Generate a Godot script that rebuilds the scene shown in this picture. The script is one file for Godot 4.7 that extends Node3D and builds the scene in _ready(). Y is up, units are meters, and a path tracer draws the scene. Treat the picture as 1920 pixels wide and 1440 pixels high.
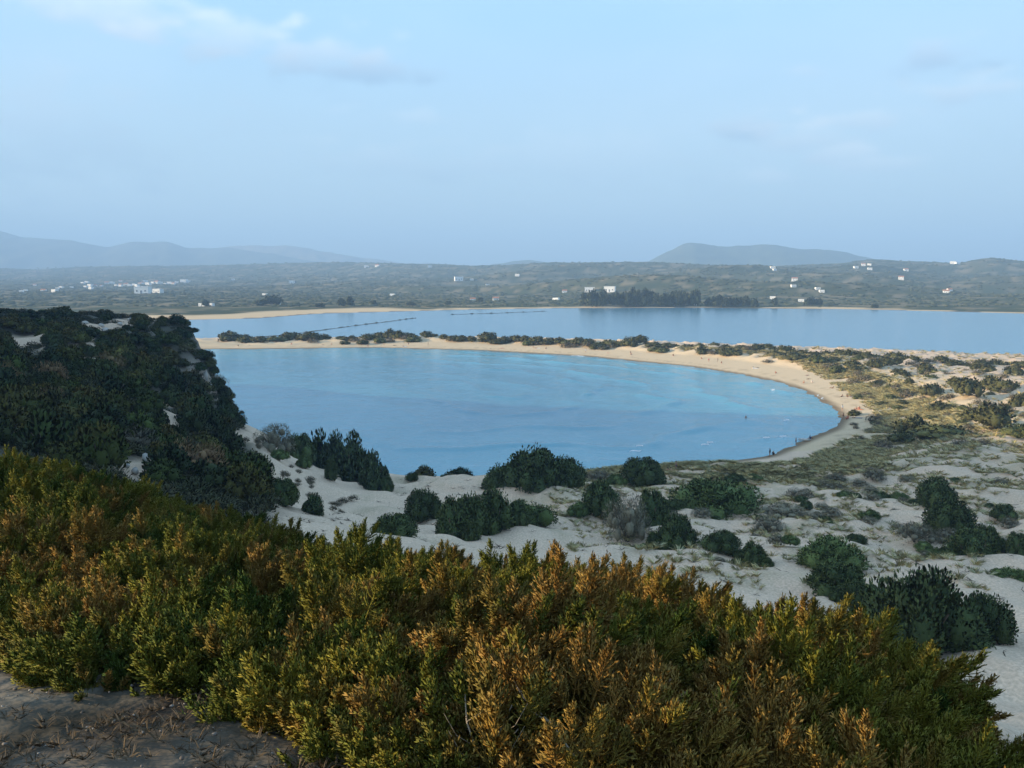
extends Node3D
# A bay with a crescent beach, dunes, a lagoon and far hazy hills, seen at evening from a hillside of juniper. Metres, y up, the view is towards -z; d below is the distance -z.

const SUN_FROM := Vector3(-0.9609, 0.2419, 0.1350)
var rng := RandomNumberGenerator.new()
var used := {}

# ---------------------------------------------------------------- small helpers
func numbered(called: String) -> String:
	if not used.has(called):
		used[called] = 0
		return called
	used[called] += 1
	return "%s_%03d" % [called, used[called]]

func tag(o: Node, label := "", category := "", group := "", kind := "") -> Node:
	if label: o.set_meta("label", label)
	if category: o.set_meta("category", category)
	if group: o.set_meta("group", group)
	if kind: o.set_meta("kind", kind)
	return o

func root_at(called: String, at: Vector3, turn := 0.0) -> Node3D:
	var o := Node3D.new()
	o.name = numbered(called)
	add_child(o, true)
	o.position = at
	o.rotation.y = turn
	return o

func put(called: String, m: Mesh, mat: Material, parent: Node = null) -> MeshInstance3D:
	var o := MeshInstance3D.new()
	o.mesh = m
	if mat: o.material_override = mat
	if parent == null:
		o.name = numbered(called)
		add_child(o, true)
	else:
		o.name = called
		parent.add_child(o, true)
	return o

func many(called: String, m: Mesh, mat: Material, where: Array, tints: Array, parent: Node = null) -> MultiMeshInstance3D:
	var mm := MultiMesh.new()
	mm.transform_format = MultiMesh.TRANSFORM_3D
	mm.use_colors = true
	mm.mesh = m
	mm.instance_count = where.size()
	for i in where.size():
		mm.set_instance_transform(i, where[i])
		mm.set_instance_color(i, tints[i])
	var o := MultiMeshInstance3D.new()
	o.multimesh = mm
	o.material_override = mat
	if parent == null:
		o.name = numbered(called)
		add_child(o, true)
	else:
		o.name = called
		parent.add_child(o, true)
	o.set_meta("kind", "stuff")
	return o

class MB:
	var v := PackedVector3Array()
	var n := PackedVector3Array()
	var c := PackedColorArray()
	var i := PackedInt32Array()
	func vert(p: Vector3, nn: Vector3, cc: Color) -> int:
		v.append(p); n.append(nn); c.append(cc)
		return v.size() - 1
	func tri(a: int, b: int, d: int) -> void:
		# Wind each face so that it agrees with its normals (front faces clockwise).
		var g := (v[b] - v[a]).cross(v[d] - v[a])
		if g.dot(n[a] + n[b] + n[d]) > 0.0:
			i.append(a); i.append(d); i.append(b)
		else:
			i.append(a); i.append(b); i.append(d)
	func quad(a: int, b: int, d: int, e: int) -> void:
		tri(a, b, d); tri(a, d, e)
	func flat(p: Array, cc: Color, away := Vector3.ZERO) -> void:
		var nn: Vector3 = (p[1] - p[0]).cross(p[2] - p[0]).normalized()
		if away != Vector3.ZERO and nn.dot(away) < 0.0: nn = -nn
		var k := []
		for q in p: k.append(vert(q, nn, cc))
		for j in range(1, k.size() - 1): tri(k[0], k[j], k[j + 1])
	func box(lo: Vector3, hi: Vector3, cc: Color) -> void:
		var x := [lo.x, hi.x]; var y := [lo.y, hi.y]; var z := [lo.z, hi.z]
		for s in 2:
			flat([Vector3(x[s], lo.y, lo.z), Vector3(x[s], hi.y, lo.z), Vector3(x[s], hi.y, hi.z), Vector3(x[s], lo.y, hi.z)], cc, Vector3(s * 2 - 1, 0, 0))
			flat([Vector3(lo.x, y[s], lo.z), Vector3(hi.x, y[s], lo.z), Vector3(hi.x, y[s], hi.z), Vector3(lo.x, y[s], hi.z)], cc, Vector3(0, s * 2 - 1, 0))
			flat([Vector3(lo.x, lo.y, z[s]), Vector3(hi.x, lo.y, z[s]), Vector3(hi.x, hi.y, z[s]), Vector3(lo.x, hi.y, z[s])], cc, Vector3(0, 0, s * 2 - 1))
	func tube(pts: Array, r0: float, r1: float, sides: int, ca: Color, cb: Color) -> void:
		var prev := []
		for k in pts.size():
			var t := float(k) / (pts.size() - 1)
			var ax: Vector3 = (pts[mini(k + 1, pts.size() - 1)] - pts[maxi(k - 1, 0)]).normalized()
			var u := ax.cross(Vector3(0.31, 0.17, 0.93)).normalized()
			var w := ax.cross(u)
			var ring := []
			for s in sides:
				var a := TAU * s / sides
				var o := u * cos(a) + w * sin(a)
				ring.append(vert(pts[k] + o * lerpf(r0, r1, t), o, ca.lerp(cb, t)))
			if prev:
				for s in sides:
					quad(prev[s], prev[(s + 1) % sides], ring[(s + 1) % sides], ring[s])
			prev = ring
	func mesh() -> ArrayMesh:
		var a := []
		a.resize(Mesh.ARRAY_MAX)
		a[Mesh.ARRAY_VERTEX] = v; a[Mesh.ARRAY_NORMAL] = n; a[Mesh.ARRAY_COLOR] = c; a[Mesh.ARRAY_INDEX] = i
		var m := ArrayMesh.new()
		m.add_surface_from_arrays(Mesh.PRIMITIVE_TRIANGLES, a)
		return m

const W1 := ["first", "second", "third", "fourth", "fifth", "sixth", "seventh", "eighth", "ninth", "tenth", "eleventh", "twelfth", "thirteenth", "fourteenth", "fifteenth", "sixteenth", "seventeenth", "eighteenth", "nineteenth"]
const W10 := ["", "", "twenty", "thirty", "forty", "fifty", "sixty", "seventy", "eighty", "ninety"]
const WT := ["", "", "twentieth", "thirtieth", "fortieth", "fiftieth", "sixtieth", "seventieth", "eightieth", "ninetieth"]
func ordinal(n: int) -> String:
	if n < 20: return W1[n - 1]
	if n == 100: return "hundredth"
	if n > 100: return "hundred and " + ordinal(n - 100)
	return WT[n / 10] if n % 10 == 0 else W10[n / 10] + " " + W1[n % 10 - 1]

func rnd(a: float, b: float) -> float:
	return rng.randf_range(a, b)

func sstep(a: float, b: float, x: float) -> float:
	var t := clampf((x - a) / (b - a), 0.0, 1.0)
	return t * t * (3.0 - 2.0 * t)

func soft_min(a: float, b: float, k: float) -> float:
	var h := clampf(0.5 + 0.5 * (b - a) / k, 0.0, 1.0)
	return b + (a - b) * h - k * h * (1.0 - h)

func noise(s: int, f: float, oct := 3) -> FastNoiseLite:
	var n := FastNoiseLite.new()
	n.seed = s
	n.noise_type = FastNoiseLite.TYPE_SIMPLEX_SMOOTH
	n.frequency = f
	n.fractal_octaves = oct
	return n

func paint(c: Color, rough := 0.9, vertex := true) -> StandardMaterial3D:
	var m := StandardMaterial3D.new()
	m.albedo_color = c.linear_to_srgb()
	m.roughness = rough
	m.vertex_color_use_as_albedo = vertex
	m.metallic_specular = 0.25
	return m

func leafy(rough := 0.75, through := 0.25) -> StandardMaterial3D:
	var m := paint(Color.WHITE, rough)
	m.backlight_enabled = true
	m.backlight = Color(through, through, through)
	m.cull_mode = BaseMaterial3D.CULL_DISABLED
	return m

# ---------------------------------------------------------------- lie of the land
# heights: x, distance, height; the unseen left hill is raised to shade the dunes
var ground_points := PackedFloat64Array([0, 0, 36.35, -3, 0, 36.5, 3, 0, 36.2, -2.4, 3.6, 36.25, 0, 3, 36.3, 3, 3, 35.5, 0, -6, 36.8, -9, 0, 36.6, 9, 0, 33.6, -7.5, 13, 34.3, -5, 12.5, 34.1, -2.4, 11, 33.8, 0.2, 10, 33.9, 2.8, 8.5, 33.8, 4.2, 7.2, 33.2, 3.6, 5, 34.5, -4, 6.5, 35.6, 0, 6, 35.2, 6.8, 12, 29.6, 11.3, 20, 25.3, 8, 20, 26, 0, 20, 27.5, -10, 22, 28, -22, 20, 30.5, -17, 36, 26, 0, 40, 19, 18, 30, 21.5, -40, 30, 31, -20, -20, 38, 20, -20, 33, 45, 10, 22, 0, -70, 40, 70, -40, 18, 60, 40, 16, -35.3, 60, 25.6, -46.7, 80, 25.9, -61, 105, 26, -86.8, 150, 26, -122.1, 212, 27.9, -30.7, 62, 25.2, -41.9, 85, 25.2, -54.9, 112, 25.9, -78, 160, 27, -106, 218, 26.8, -27.5, 68, 22.7, -38.1, 95, 23.1, -51.1, 128, 23.4, -71.5, 180, 25.1, -88, 222, 25.7, -26.1, 76, 20.9, -40.2, 118, 18.7, -55.7, 160, 19.7, -71, 205, 22.1, -27.7, 92, 16.7, -50.8, 160, 9.4, -22.7, 92, 13.2, -17.8, 90, 11.8, -29.4, 133, 7.9, -18, 122, 7.7, -22.1, 112, 10, -4.6, 125, 8.3, 11.2, 130, 6.7, 8.6, 100, 10.1, 2.2, 90, 11.5, 18.5, 88, 11.5, 30.1, 90, 10.9, 43.1, 130, 7.1, 58.2, 128, 7.6, 72.2, 125, 8.3, 94.8, 165, 6, 76.9, 170, 5, 26.3, 66, 14.7, 21.9, 72, 14, 34.5, 75, 13, 42.7, 73, 13.7, 25.8, 46, 18.2, 22.3, 37, 19.9, 13.5, 75, 13, 149.3, 262, 4.9, 118.9, 265, 4.5, 114.1, 350, 4, 147.6, 330, 4.4, 177.4, 312, 3.2, 79.6, 388, 3.1, 10.1, 420, 4.3, -45.1, 440, 4.6, -98.9, 456, 1.7, -143.2, 466, 0.9, -92.9, 150, 28.6, -131, 212, 29.2, -62.3, 100, 27.2, -46.5, 75, 26.7, -46.4, 165, 5.8, -41.1, 160, 4.8, -51.6, 176, 5.1, -57.6, 187, 5.5, -138.3, 240, 26.3, -121, 240, 26, -148.3, 240, 27.4, -123.2, 228, 27.1, -103.9, 180, 26.6, -74.7, 125, 26.2, -105.4, 195, 27.5, -118, 130, 50, -170, 190, 68, -150, 190, 48, -105, 78, 52, -130, 66, 68, -85, 45, 54, -88, 26, 54, -64, 14, 46, -170, 130, 72, -170, 20, 60, -120, 20, 52, -160, 262, 26, -220, 190, 60, -240, 120, 62, -100, 235, 26, -90, 228, 25, -75, 212, 24, -300, 100, 40, -300, -80, 30, -300, 300, 15, 0, 250, 0, -100, 350, 0, 150, 100, 12, 200, 180, 9, 300, 100, 10, 300, 300, 4, 320, -60, 10, 160, 330, 3, -250, 460, 2.5, -350, 470, 3, 100, 415, 3, 0, 500, 2, -150, 505, 1.5, 200, 380, 2.5, 50, -110, 30, 60, 150, 6.5, 90, 200, 3.5, 110, 240, 3, 120, 290, 3])
var bay := PackedVector2Array([Vector2(-500, 438), Vector2(-145, 438), Vector2(-70, 447), Vector2(-16, 432), Vector2(34, 401), Vector2(73, 356), Vector2(86, 328), Vector2(92, 308), Vector2(94, 288), Vector2(93, 268), Vector2(90, 246), Vector2(86, 229), Vector2(78, 213), Vector2(69, 202), Vector2(53, 181), Vector2(33, 170), Vector2(10, 165), Vector2(-12, 161), Vector2(-30, 166), Vector2(-50, 181), Vector2(-61, 194), Vector2(-67, 206), Vector2(-73, 217), Vector2(-82, 235), Vector2(-100, 246), Vector2(-160, 290), Vector2(-300, 330), Vector2(-500, 340)])
var lagoon_edge := PackedVector2Array([Vector2(-420, 505), Vector2(-150, 509), Vector2(-60, 505), Vector2(0, 495), Vector2(60, 472), Vector2(130, 440), Vector2(200, 405), Vector2(260, 370), Vector2(330, 325), Vector2(430, 270), Vector2(560, 260), Vector2(690, 420), Vector2(660, 620), Vector2(560, 740), Vector2(471, 817), Vector2(410, 870), Vector2(350, 911), Vector2(194, 952), Vector2(51, 938), Vector2(-44, 905), Vector2(-110, 860), Vector2(-177, 817), Vector2(-211, 732), Vector2(-264, 708), Vector2(-400, 690)])
var ridge_line := [Vector3(-1.1088, 4300, 63.2), Vector3(-0.5723, 4200, 60.1), Vector3(-0.3934, 4000, 66.2), Vector3(-0.1906, 3700, 79.4), Vector3(-0.0953, 3300, 69), Vector3(-0.0358, 3000, 59.1), Vector3(0.0477, 2900, 68.7), Vector3(0.1311, 2800, 69.3), Vector3(0.2026, 2700, 60.2), Vector3(0.2921, 2600, 56.3), Vector3(0.3575, 2650, 62.9), Vector3(0.405, 2700, 76.1), Vector3(0.4408, 2650, 70.8), Vector3(0.4945, 2500, 64.5), Vector3(0.5358, 2500, 77.7), Vector3(0.5718, 2450, 68.3), Vector3(0.6786, 2400, 80.4), Vector3(1.0365, 2400, 66.2)]
var gx := PackedFloat64Array(); var gd := PackedFloat64Array(); var gw := PackedFloat64Array()
var sd_bay := PackedFloat32Array(); var sd_lag := PackedFloat32Array()
const SDX := -360.0; const SDD := -130.0; const SDS := 4.0; const SDNX := 186; const SDND := 182
var hummock := FastNoiseLite.new(); var rough_land := FastNoiseLite.new(); var patchy := FastNoiseLite.new(); var crag := FastNoiseLite.new()

func edge_distance(poly: PackedVector2Array, p: Vector2) -> float:
	var best := 1e12
	var inside := false
	var k := poly.size()
	var a := poly[k - 1]
	for j in k:
		var b := poly[j]
		var e := b - a
		var q := p - a
		var t := clampf(q.dot(e) / e.length_squared(), 0.0, 1.0)
		best = minf(best, (q - e * t).length_squared())
		if (a.y > p.y) != (b.y > p.y) and p.x < (b.x - a.x) * (p.y - a.y) / (b.y - a.y) + a.x:
			inside = not inside
		a = b
	return -sqrt(best) if inside else sqrt(best)

func prepare_land() -> void:
	var k := ground_points.size() / 3
	for j in k:
		gx.append(ground_points[j * 3]); gd.append(ground_points[j * 3 + 1])
	var m := []
	for r in k:
		var row := PackedFloat64Array()
		for c in k:
			row.append(sqrt((gx[r] - gx[c]) ** 2 + (gd[r] - gd[c]) ** 2 + 16.0))
		row.append(ground_points[r * 3 + 2])
		m.append(row)
	for p in k:
		var best := p
		for r in range(p + 1, k):
			if absf(m[r][p]) > absf(m[best][p]): best = r
		var swap = m[p]; m[p] = m[best]; m[best] = swap
		var top: PackedFloat64Array = m[p]
		for r in range(p + 1, k):
			var row: PackedFloat64Array = m[r]
			var f := row[p] / top[p]
			if f != 0.0:
				for c in range(p, k + 1): row[c] -= f * top[c]
				m[r] = row
	gw.resize(k)
	for p in range(k - 1, -1, -1):
		var s: float = m[p][k]
		for c in range(p + 1, k): s -= m[p][c] * gw[c]
		gw[p] = s / m[p][p]
	sd_bay.resize(SDNX * SDND); sd_lag.resize(SDNX * SDND)
	for j in SDND:
		for i in SDNX:
			var q := Vector2(SDX + i * SDS, SDD + j * SDS)
			sd_bay[j * SDNX + i] = edge_distance(bay, q)
			sd_lag[j * SDNX + i] = edge_distance(lagoon_edge, q)
	hummock = noise(3, 0.085, 2); rough_land = noise(7, 0.22, 4); patchy = noise(11, 0.05, 3); crag = noise(17, 0.12, 3)

func read_grid(g: PackedFloat32Array, x: float, d: float) -> float:
	var u := clampf((x - SDX) / SDS, 0.0, SDNX - 1.001)
	var w := clampf((d - SDD) / SDS, 0.0, SDND - 1.001)
	var i := int(u); var j := int(w)
	var fu := u - i; var fw := w - j
	var o := j * SDNX + i
	return lerpf(lerpf(g[o], g[o + 1], fu), lerpf(g[o + SDNX], g[o + SDNX + 1], fu), fw)

func near_height(x: float, d: float) -> float:
	var s := read_grid(sd_bay, x, d)
	if s < 0.0: return maxf(-4.0, s * 0.12)
	var l := read_grid(sd_lag, x, d)
	if l < 0.0: return maxf(-2.0, l * 0.08)
	var h := 0.0
	for k in gw.size():
		var ex := x - gx[k]; var ed := d - gd[k]
		h += gw[k] * sqrt(ex * ex + ed * ed + 16.0)
	var near_eye := sstep(9.0, 26.0, sqrt(x * x + d * d))
	var dune := sstep(-35.0, -15.0, x) * sstep(42.0, 80.0, d) * near_eye
	var hump := hummock.get_noise_2d(x, d * 1.6)
	h += dune * (1.4 * hump + (0.15 + 0.5 * sstep(130.0, 200.0, d)) * rough_land.get_noise_2d(x * 0.4 + 50.0, d * 0.9)) * sstep(4.0, 26.0, s)
	var far_dune := sstep(178.0, 215.0, d) * sstep(10.0, 24.0, s) * sstep(20.0, 70.0, x)
	h += far_dune * (1.5 * hummock.get_noise_2d(x * 2.0 + 31.0, d * 2.2) + 0.3)
	h += (1.0 - dune) * near_eye * (crag.get_noise_2d(x, d) * 1.3)
	h += (1.0 - near_eye) * 0.10 * rough_land.get_noise_2d(x * 5.0, d * 5.0)
	var cliff := sstep(-28.0, -48.0, x) * sstep(330.0, 270.0, d)
	var short_beach := sstep(60.0, 25.0, x) * sstep(215.0, 190.0, d)
	var wide := 22.0 - 14.0 * short_beach
	var b := 0.085 * minf(s, wide) + maxf(0.0, s - wide) * (0.35 + 0.3 * short_beach)
	b = lerpf(b, s * 4.0, cliff)
	h = soft_min(h, b, 1.0)
	return soft_min(h, 0.07 * minf(l, 8.0) + maxf(0.0, l - 8.0) * 0.3, 0.8)

func ridge_at(a: float) -> Vector2:
	if a <= ridge_line[0].x: return Vector2(ridge_line[0].y, ridge_line[0].z)
	for k in ridge_line.size() - 1:
		var p: Vector3 = ridge_line[k]; var q: Vector3 = ridge_line[k + 1]
		if a <= q.x:
			var t := sstep(0.0, 1.0, (a - p.x) / (q.x - p.x))
			return Vector2(lerpf(p.y, q.y, t), lerpf(p.z, q.z, t))
	var e: Vector3 = ridge_line[-1]
	return Vector2(e.y, e.z)

func far_height(x: float, d: float) -> float:
	var l := edge_distance(lagoon_edge, Vector2(x, d))
	if l < 0.0: return maxf(-2.0, l * 0.05)
	var a := x / maxf(d, 1.0)
	var r := ridge_at(a)
	var t := (d - 1000.0) / (r.x - 1000.0)
	if t < 0.0: return minf(1.4, 0.02 * l)
	if t > 1.0: return r.y - (d - r.x) * 0.08
	var left := sstep(0.05, -0.3, a)
	var v := 1.4 + (r.y - 1.4) * pow(t, 1.35 + 2.2 * left)
	var bump := sin(x * 0.0063 + 1.3 * sin(d * 0.0041)) * sin(d * 0.0052 + 0.7) + 0.5 * sin(x * 0.0151 + 2.0 * sin(d * 0.0073 + 1.0)) * sin(d * 0.0127 + 1.9)
	return maxf(1.2, v + bump * 17.0 * sstep(0.0, 0.25, t) * sstep(1.0, 0.75, t) * (1.0 - 0.75 * left))

func land(x: float, d: float) -> float:
	return near_height(x, d) if d < 540.0 and absf(x) < 340.0 else far_height(x, d)

func on_land(x: float, d: float, sink := 0.0) -> Vector3:
	return Vector3(x, land(x, d) - sink, -d)

# negative on the scrubby headland, positive on the sand right of it
func headland_side(x: float, d: float) -> float:
	return x + 24.5 + 0.39 * (d - 92.0) if d > 92.0 else x + 0.266 * d

const BARE := [Vector4(-85, 145.3, 5, 12), Vector4(-61.8, 123.7, 2.2, 12), Vector4(-79.1, 168.7, 3.9, 12), Vector4(-88.3, 202.6, 3.2, 12), Vector4(-72.1, 145.7, 3.5, 5.9), Vector4(-43, 105.2, 1.2, 12), Vector4(-35.9, 98.6, 1.1, 10.3), Vector4(-44.3, 82.8, 0.9, 2.6), Vector4(-26.6, 64.7, 1.4, 6.8), Vector4(-55.1, 158.2, 1.1, 12), Vector4(-37.6, 69.7, 0.9, 4.3), Vector4(-35.4, 114.9, 1.5, 12), Vector4(-28.3, 98, 1.8, 12), Vector4(-39.1, 80, 0.6, 1.7), Vector4(-34.1, 77, 0.6, 1.5)]
const SAND := Color(0.78, 0.59, 0.43)
func land_color(x: float, d: float, h: float, s: float, steep: float) -> Color:
	var c := SAND
	var n1 := patchy.get_noise_2d(x * 2.0, d * 2.0); var n2 := rough_land.get_noise_2d(x * 2.0, d * 2.0)
	c = c * (1.0 + 0.10 * n1 + 0.07 * n2)
	if s < 60.0 and d > 185.0:
		c = c.lerp(Color(0.72, 0.56, 0.36), 0.8 * sstep(60.0, 30.0, s))          # the beach is yellower than the dunes
	if d > 185.0: c = c.lerp(Color(0.36, 0.27, 0.18), 0.5 * sstep(1.6, 0.5, absf(s - 6.5 - 2.5 * n1)) * sstep(-0.2, 0.3, n2))      # a broken line of sea wrack
	if s < 3.5: c = c.lerp(Color(0.26, 0.19, 0.12), sstep(3.5, 1.0, s))         # wet sand
	# low plants and litter among the dunes
	if x > -20.0 and d > 60.0 and s > lerpf(10.0, 29.0, sstep(265.0, 370.0, d)):
		var g := sstep(0.05, 0.5, n1 + 0.5 * n2 + 0.25 * sstep(95.0, 150.0, d) - 0.1)
		c = c.lerp(Color(0.38, 0.33, 0.21), 0.5 * g * (1.0 - 0.85 * sstep(180.0, 225.0, d)))
	# the headland: thin grey scrub on rocky soil, bare sand in places
	var hd := sstep(2.0, -3.0, headland_side(x, d)) * sstep(40.0, 55.0, d) * sstep(330.0, 280.0, d)
	if hd > 0.0 and s > 2.0:
		var soil := Color(0.115, 0.11, 0.085) * (1.0 + 0.5 * n1)
		var bare := 0.0
		for b in BARE:
			bare = maxf(bare, sstep(1.6, 1.0, Vector2((x - b.x) / b.z, (d - b.y) / b.w).length() + 0.35 * n2))
		c = c.lerp(soil.lerp(SAND * 0.85, bare), hd)
	if steep > 0.75 and x < -30.0: c = c.lerp(Color(0.30, 0.27, 0.23) * (1.0 + 0.4 * n2), 0.7 * sstep(0.75, 1.6, steep))
	# the hill the viewer stands on
	var r := Vector2(x - 1.0, d).length()
	var mine := sstep(38.0, 24.0, r) if x > -25.0 else sstep(60.0, 42.0, d)
	if mine > 0.0:
		var soil := Color(0.060, 0.050, 0.038).lerp(Color(0.21, 0.185, 0.150), sstep(0.05, 0.35, patchy.get_noise_2d(x * 14.0 + 40.0, d * 18.0) + 0.35 * rough_land.get_noise_2d(x * 14.0, d * 14.0) + 0.30 * sstep(-1.3, -2.6, x) * sstep(6.0, 3.5, r)))
		c = c.lerp(soil * (1.0 + 0.35 * n2), mine)
	c.a = 1.0
	return c

func sheet(xs: PackedFloat64Array, ds: PackedFloat64Array, h: Callable, keep: Callable, col: Callable) -> ArrayMesh:
	var nx := xs.size(); var nd := ds.size()
	var hh := PackedFloat32Array(); hh.resize(nx * nd)
	for j in nd:
		for i in nx: hh[j * nx + i] = h.call(xs[i], ds[j])
	var m := MB.new()
	for j in nd:
		for i in nx:
			var i0 := maxi(i - 1, 0); var i1 := mini(i + 1, nx - 1); var j0 := maxi(j - 1, 0); var j1 := mini(j + 1, nd - 1)
			var sx := (hh[j * nx + i1] - hh[j * nx + i0]) / (xs[i1] - xs[i0])
			var sd := (hh[j1 * nx + i] - hh[j0 * nx + i]) / (ds[j1] - ds[j0])
			m.vert(Vector3(xs[i], hh[j * nx + i], -ds[j]), Vector3(-sx, 1, sd).normalized(), col.call(xs[i], ds[j], hh[j * nx + i], sqrt(sx * sx + sd * sd)))
	for j in nd - 1:
		for i in nx - 1:
			if keep.call(xs[i], ds[j]):
				m.quad(j * nx + i, j * nx + i + 1, (j + 1) * nx + i + 1, (j + 1) * nx + i)
	return m.mesh()

func stretched(n: int, k: float, half: float, mid: float) -> PackedFloat64Array:
	var a := PackedFloat64Array()
	for i in n: a.append(mid + half * sinh(k * (2.0 * i / (n - 1) - 1.0)) / sinh(k))
	return a

func evenly(a: float, b: float, step: float) -> PackedFloat64Array:
	var r := PackedFloat64Array()
	var n := int(ceil((b - a) / step))
	for i in n + 1: r.append(a + (b - a) * i / n)
	return r

func grain(contrast: float, freq: float, s: int) -> NoiseTexture2D:
	var t := NoiseTexture2D.new()
	t.width = 512; t.height = 512; t.seamless = true
	t.noise = noise(s, freq, 5)
	var g := Gradient.new()
	g.set_color(0, Color.WHITE * (1.0 - contrast)); g.set_color(1, Color.WHITE)
	for k in 2:
		var q := g.get_color(k); q.a = 1.0; g.set_color(k, q)
	t.color_ramp = g
	return t

func bumps(freq: float, s: int, strength: float, size := 512) -> NoiseTexture2D:
	var t := NoiseTexture2D.new()
	t.width = size; t.height = size; t.seamless = true
	t.as_normal_map = true; t.bump_strength = strength
	t.noise = noise(s, freq, 5)
	return t

# ---------------------------------------------------------------- plants
func ball(m: MB, at: Vector3, r: Vector3, c: Color, lump: float) -> void:
	var rows := 4; var cols := 7
	var k := []
	for j in rows + 1:
		for i in cols:
			var th := PI * j / rows; var ph := TAU * (i + 0.5 * (j % 2)) / cols
			var u := Vector3(sin(th) * cos(ph), cos(th), sin(th) * sin(ph))
			k.append(m.vert(at + u * r * (1.0 + rnd(-lump, lump)), u, c))
	for j in rows:
		for i in cols:
			m.quad(k[j * cols + i], k[j * cols + (i + 1) % cols], k[(j + 1) * cols + (i + 1) % cols], k[(j + 1) * cols + i])

# One leaf tuft: a folded kite standing out from the crown.
func tuft(m: MB, p: Vector3, out: Vector3, size: float, wide: float, c: Color) -> void:
	var side := out.cross(Vector3(rnd(-1, 1), rnd(-1, 1), rnd(-1, 1))).normalized()
	var nn := (out * 0.75 + Vector3(rnd(-1, 1), rnd(-0.3, 1), rnd(-1, 1)) * 0.45).normalized()
	var a := m.vert(p, nn, c)
	var b := m.vert(p + out * size * 0.55 + side * size * wide, nn, c)
	var d := m.vert(p + out * size, (nn + out).normalized(), c)
	var e := m.vert(p + out * size * 0.55 - side * size * wide, nn, c)
	m.tri(a, b, d); m.tri(a, d, e)

# A crown 2 wide and 1 high, standing on y = 0. shape 0 round, 1 spiky, 2 low cushion, 3 thin scrub, 4 round with an olive top
func crown(shape: int, tufts: int, size: float, tone: Color, tone2: Color) -> ArrayMesh:
	var m := MB.new()
	var lobes := []
	if shape == 1:
		for k in 7:
			var a := rnd(0, TAU); var q := rnd(0.0, 0.62)
			lobes.append([Vector3(cos(a) * q, 0.16, sin(a) * q), rnd(0.34, 0.46), rnd(0.42, 0.66) * (1.0 - 0.35 * q)])
		lobes[0] = [Vector3(0, 0.3, 0), 0.5, 0.7]
	else:
		lobes.append([Vector3(0, 0.42, 0), 0.62, 0.52])
		for k in 8:
			var a := k * TAU / 8.0 + rnd(-0.4, 0.4); var q := rnd(0.4, 0.64)
			lobes.append([Vector3(cos(a) * q, rnd(0.18, 0.42), sin(a) * q), rnd(0.28, 0.4), rnd(0.26, 0.42)])
		for k in 3:
			var a := rnd(0, TAU)
			lobes.append([Vector3(cos(a) * 0.3, rnd(0.52, 0.66), sin(a) * 0.3), rnd(0.24, 0.34), rnd(0.24, 0.32)])
	var core := 0.74 if shape != 3 else 0.42
	for l in lobes:
		ball(m, l[0], Vector3(l[1], l[2], l[1]) * core, tone.lerp(tone2, rnd(0.0, 0.5)), 0.12)
	for k in tufts:
		var l = lobes[rng.randi() % lobes.size()]
		var y := rnd(-0.55, 1.0); var ph := rnd(0, TAU); var w := sqrt(1.0 - y * y)
		var u := Vector3(cos(ph) * w, y, sin(ph) * w)
		var p: Vector3 = l[0] + u * Vector3(l[1], l[2], l[1]) * rnd(0.66, 1.03)
		if p.y < -0.05: continue
		var clump := 0.5 + 0.5 * sin(p.x * 9.0 + l[0].x * 7.0) * sin(p.z * 8.0 + p.y * 6.0)
		var c := tone.lerp(tone2, clampf(clump * 0.7 + rnd(-0.2, 0.4), 0.0, 1.0)) * rnd(0.8, 1.2)
		if shape == 4: c = c.lerp(Color(0.17, 0.12, 0.03), 0.6 * sstep(0.45, 0.9, p.y) * rnd(0.3, 1.0))
		c.a = 1.0
		var o := u
		if shape == 1: o = (u * 0.8 + Vector3(0.1, 0.7, 0)).normalized()
		elif shape == 3: o = (u + Vector3(0, 0.7, 0)).normalized()
		else: o = (u + Vector3(0, 0.35, 0) + Vector3(rnd(-0.4, 0.4), rnd(-0.4, 0.4), rnd(-0.4, 0.4))).normalized()
		tuft(m, p, o, size * rnd(0.7, 1.5) * (1.35 if shape == 1 else 1.0), 0.32 if shape != 3 else 0.12, c)
	return m.mesh()

func stems(n: int) -> ArrayMesh:
	var m := MB.new()
	for k in n:
		var a := rnd(0, TAU)
		var tip := Vector3(cos(a) * 0.55, 0.6, sin(a) * 0.55)
		m.tube([Vector3(0, -0.15, 0), Vector3(tip.x * 0.25, 0.16, tip.z * 0.25), Vector3(tip.x * 0.6, 0.36, tip.z * 0.6), tip], 0.05, 0.014, 5, Color(0.12, 0.09, 0.07), Color(0.15, 0.12, 0.09))
	return m.mesh()

var crown_kinds := []; var small_kinds := []; var fine_kinds := []; var stem_mesh: ArrayMesh
var leaf_mat: StandardMaterial3D; var bark_mat: StandardMaterial3D

func shrub(called: String, x: float, d: float, w: float, h: float, kind: int, far := false) -> Node3D:
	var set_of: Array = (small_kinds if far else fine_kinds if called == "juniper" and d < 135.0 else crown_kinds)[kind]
	var o := root_at(called, on_land(x, d, 0.06 * h), rnd(0, TAU))
	put("foliage", set_of[rng.randi() % set_of.size()], leaf_mat, o)
	if not far: put("stem", stem_mesh, bark_mat, o)
	o.scale = Vector3(w * 0.5, h, w * 0.5)
	return o

# ---------------------------------------------------------------- people
# A figure is one skin meshed round its bones; swimwear and hair are shells over parts of it.
var bones := []
func field(p: Vector3) -> float:
	var r := 1e9
	for b in bones:
		var e: Vector3 = b[1] - b[0]
		var t := clampf((p - b[0]).dot(e) / maxf(e.length_squared(), 1e-6), 0.0, 1.0)
		var q: float = (p - b[0] - e * t).length() - lerpf(b[2], b[3], t)
		r = soft_min(r, q, 0.035) if r < 1e8 else q
	return r

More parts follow.
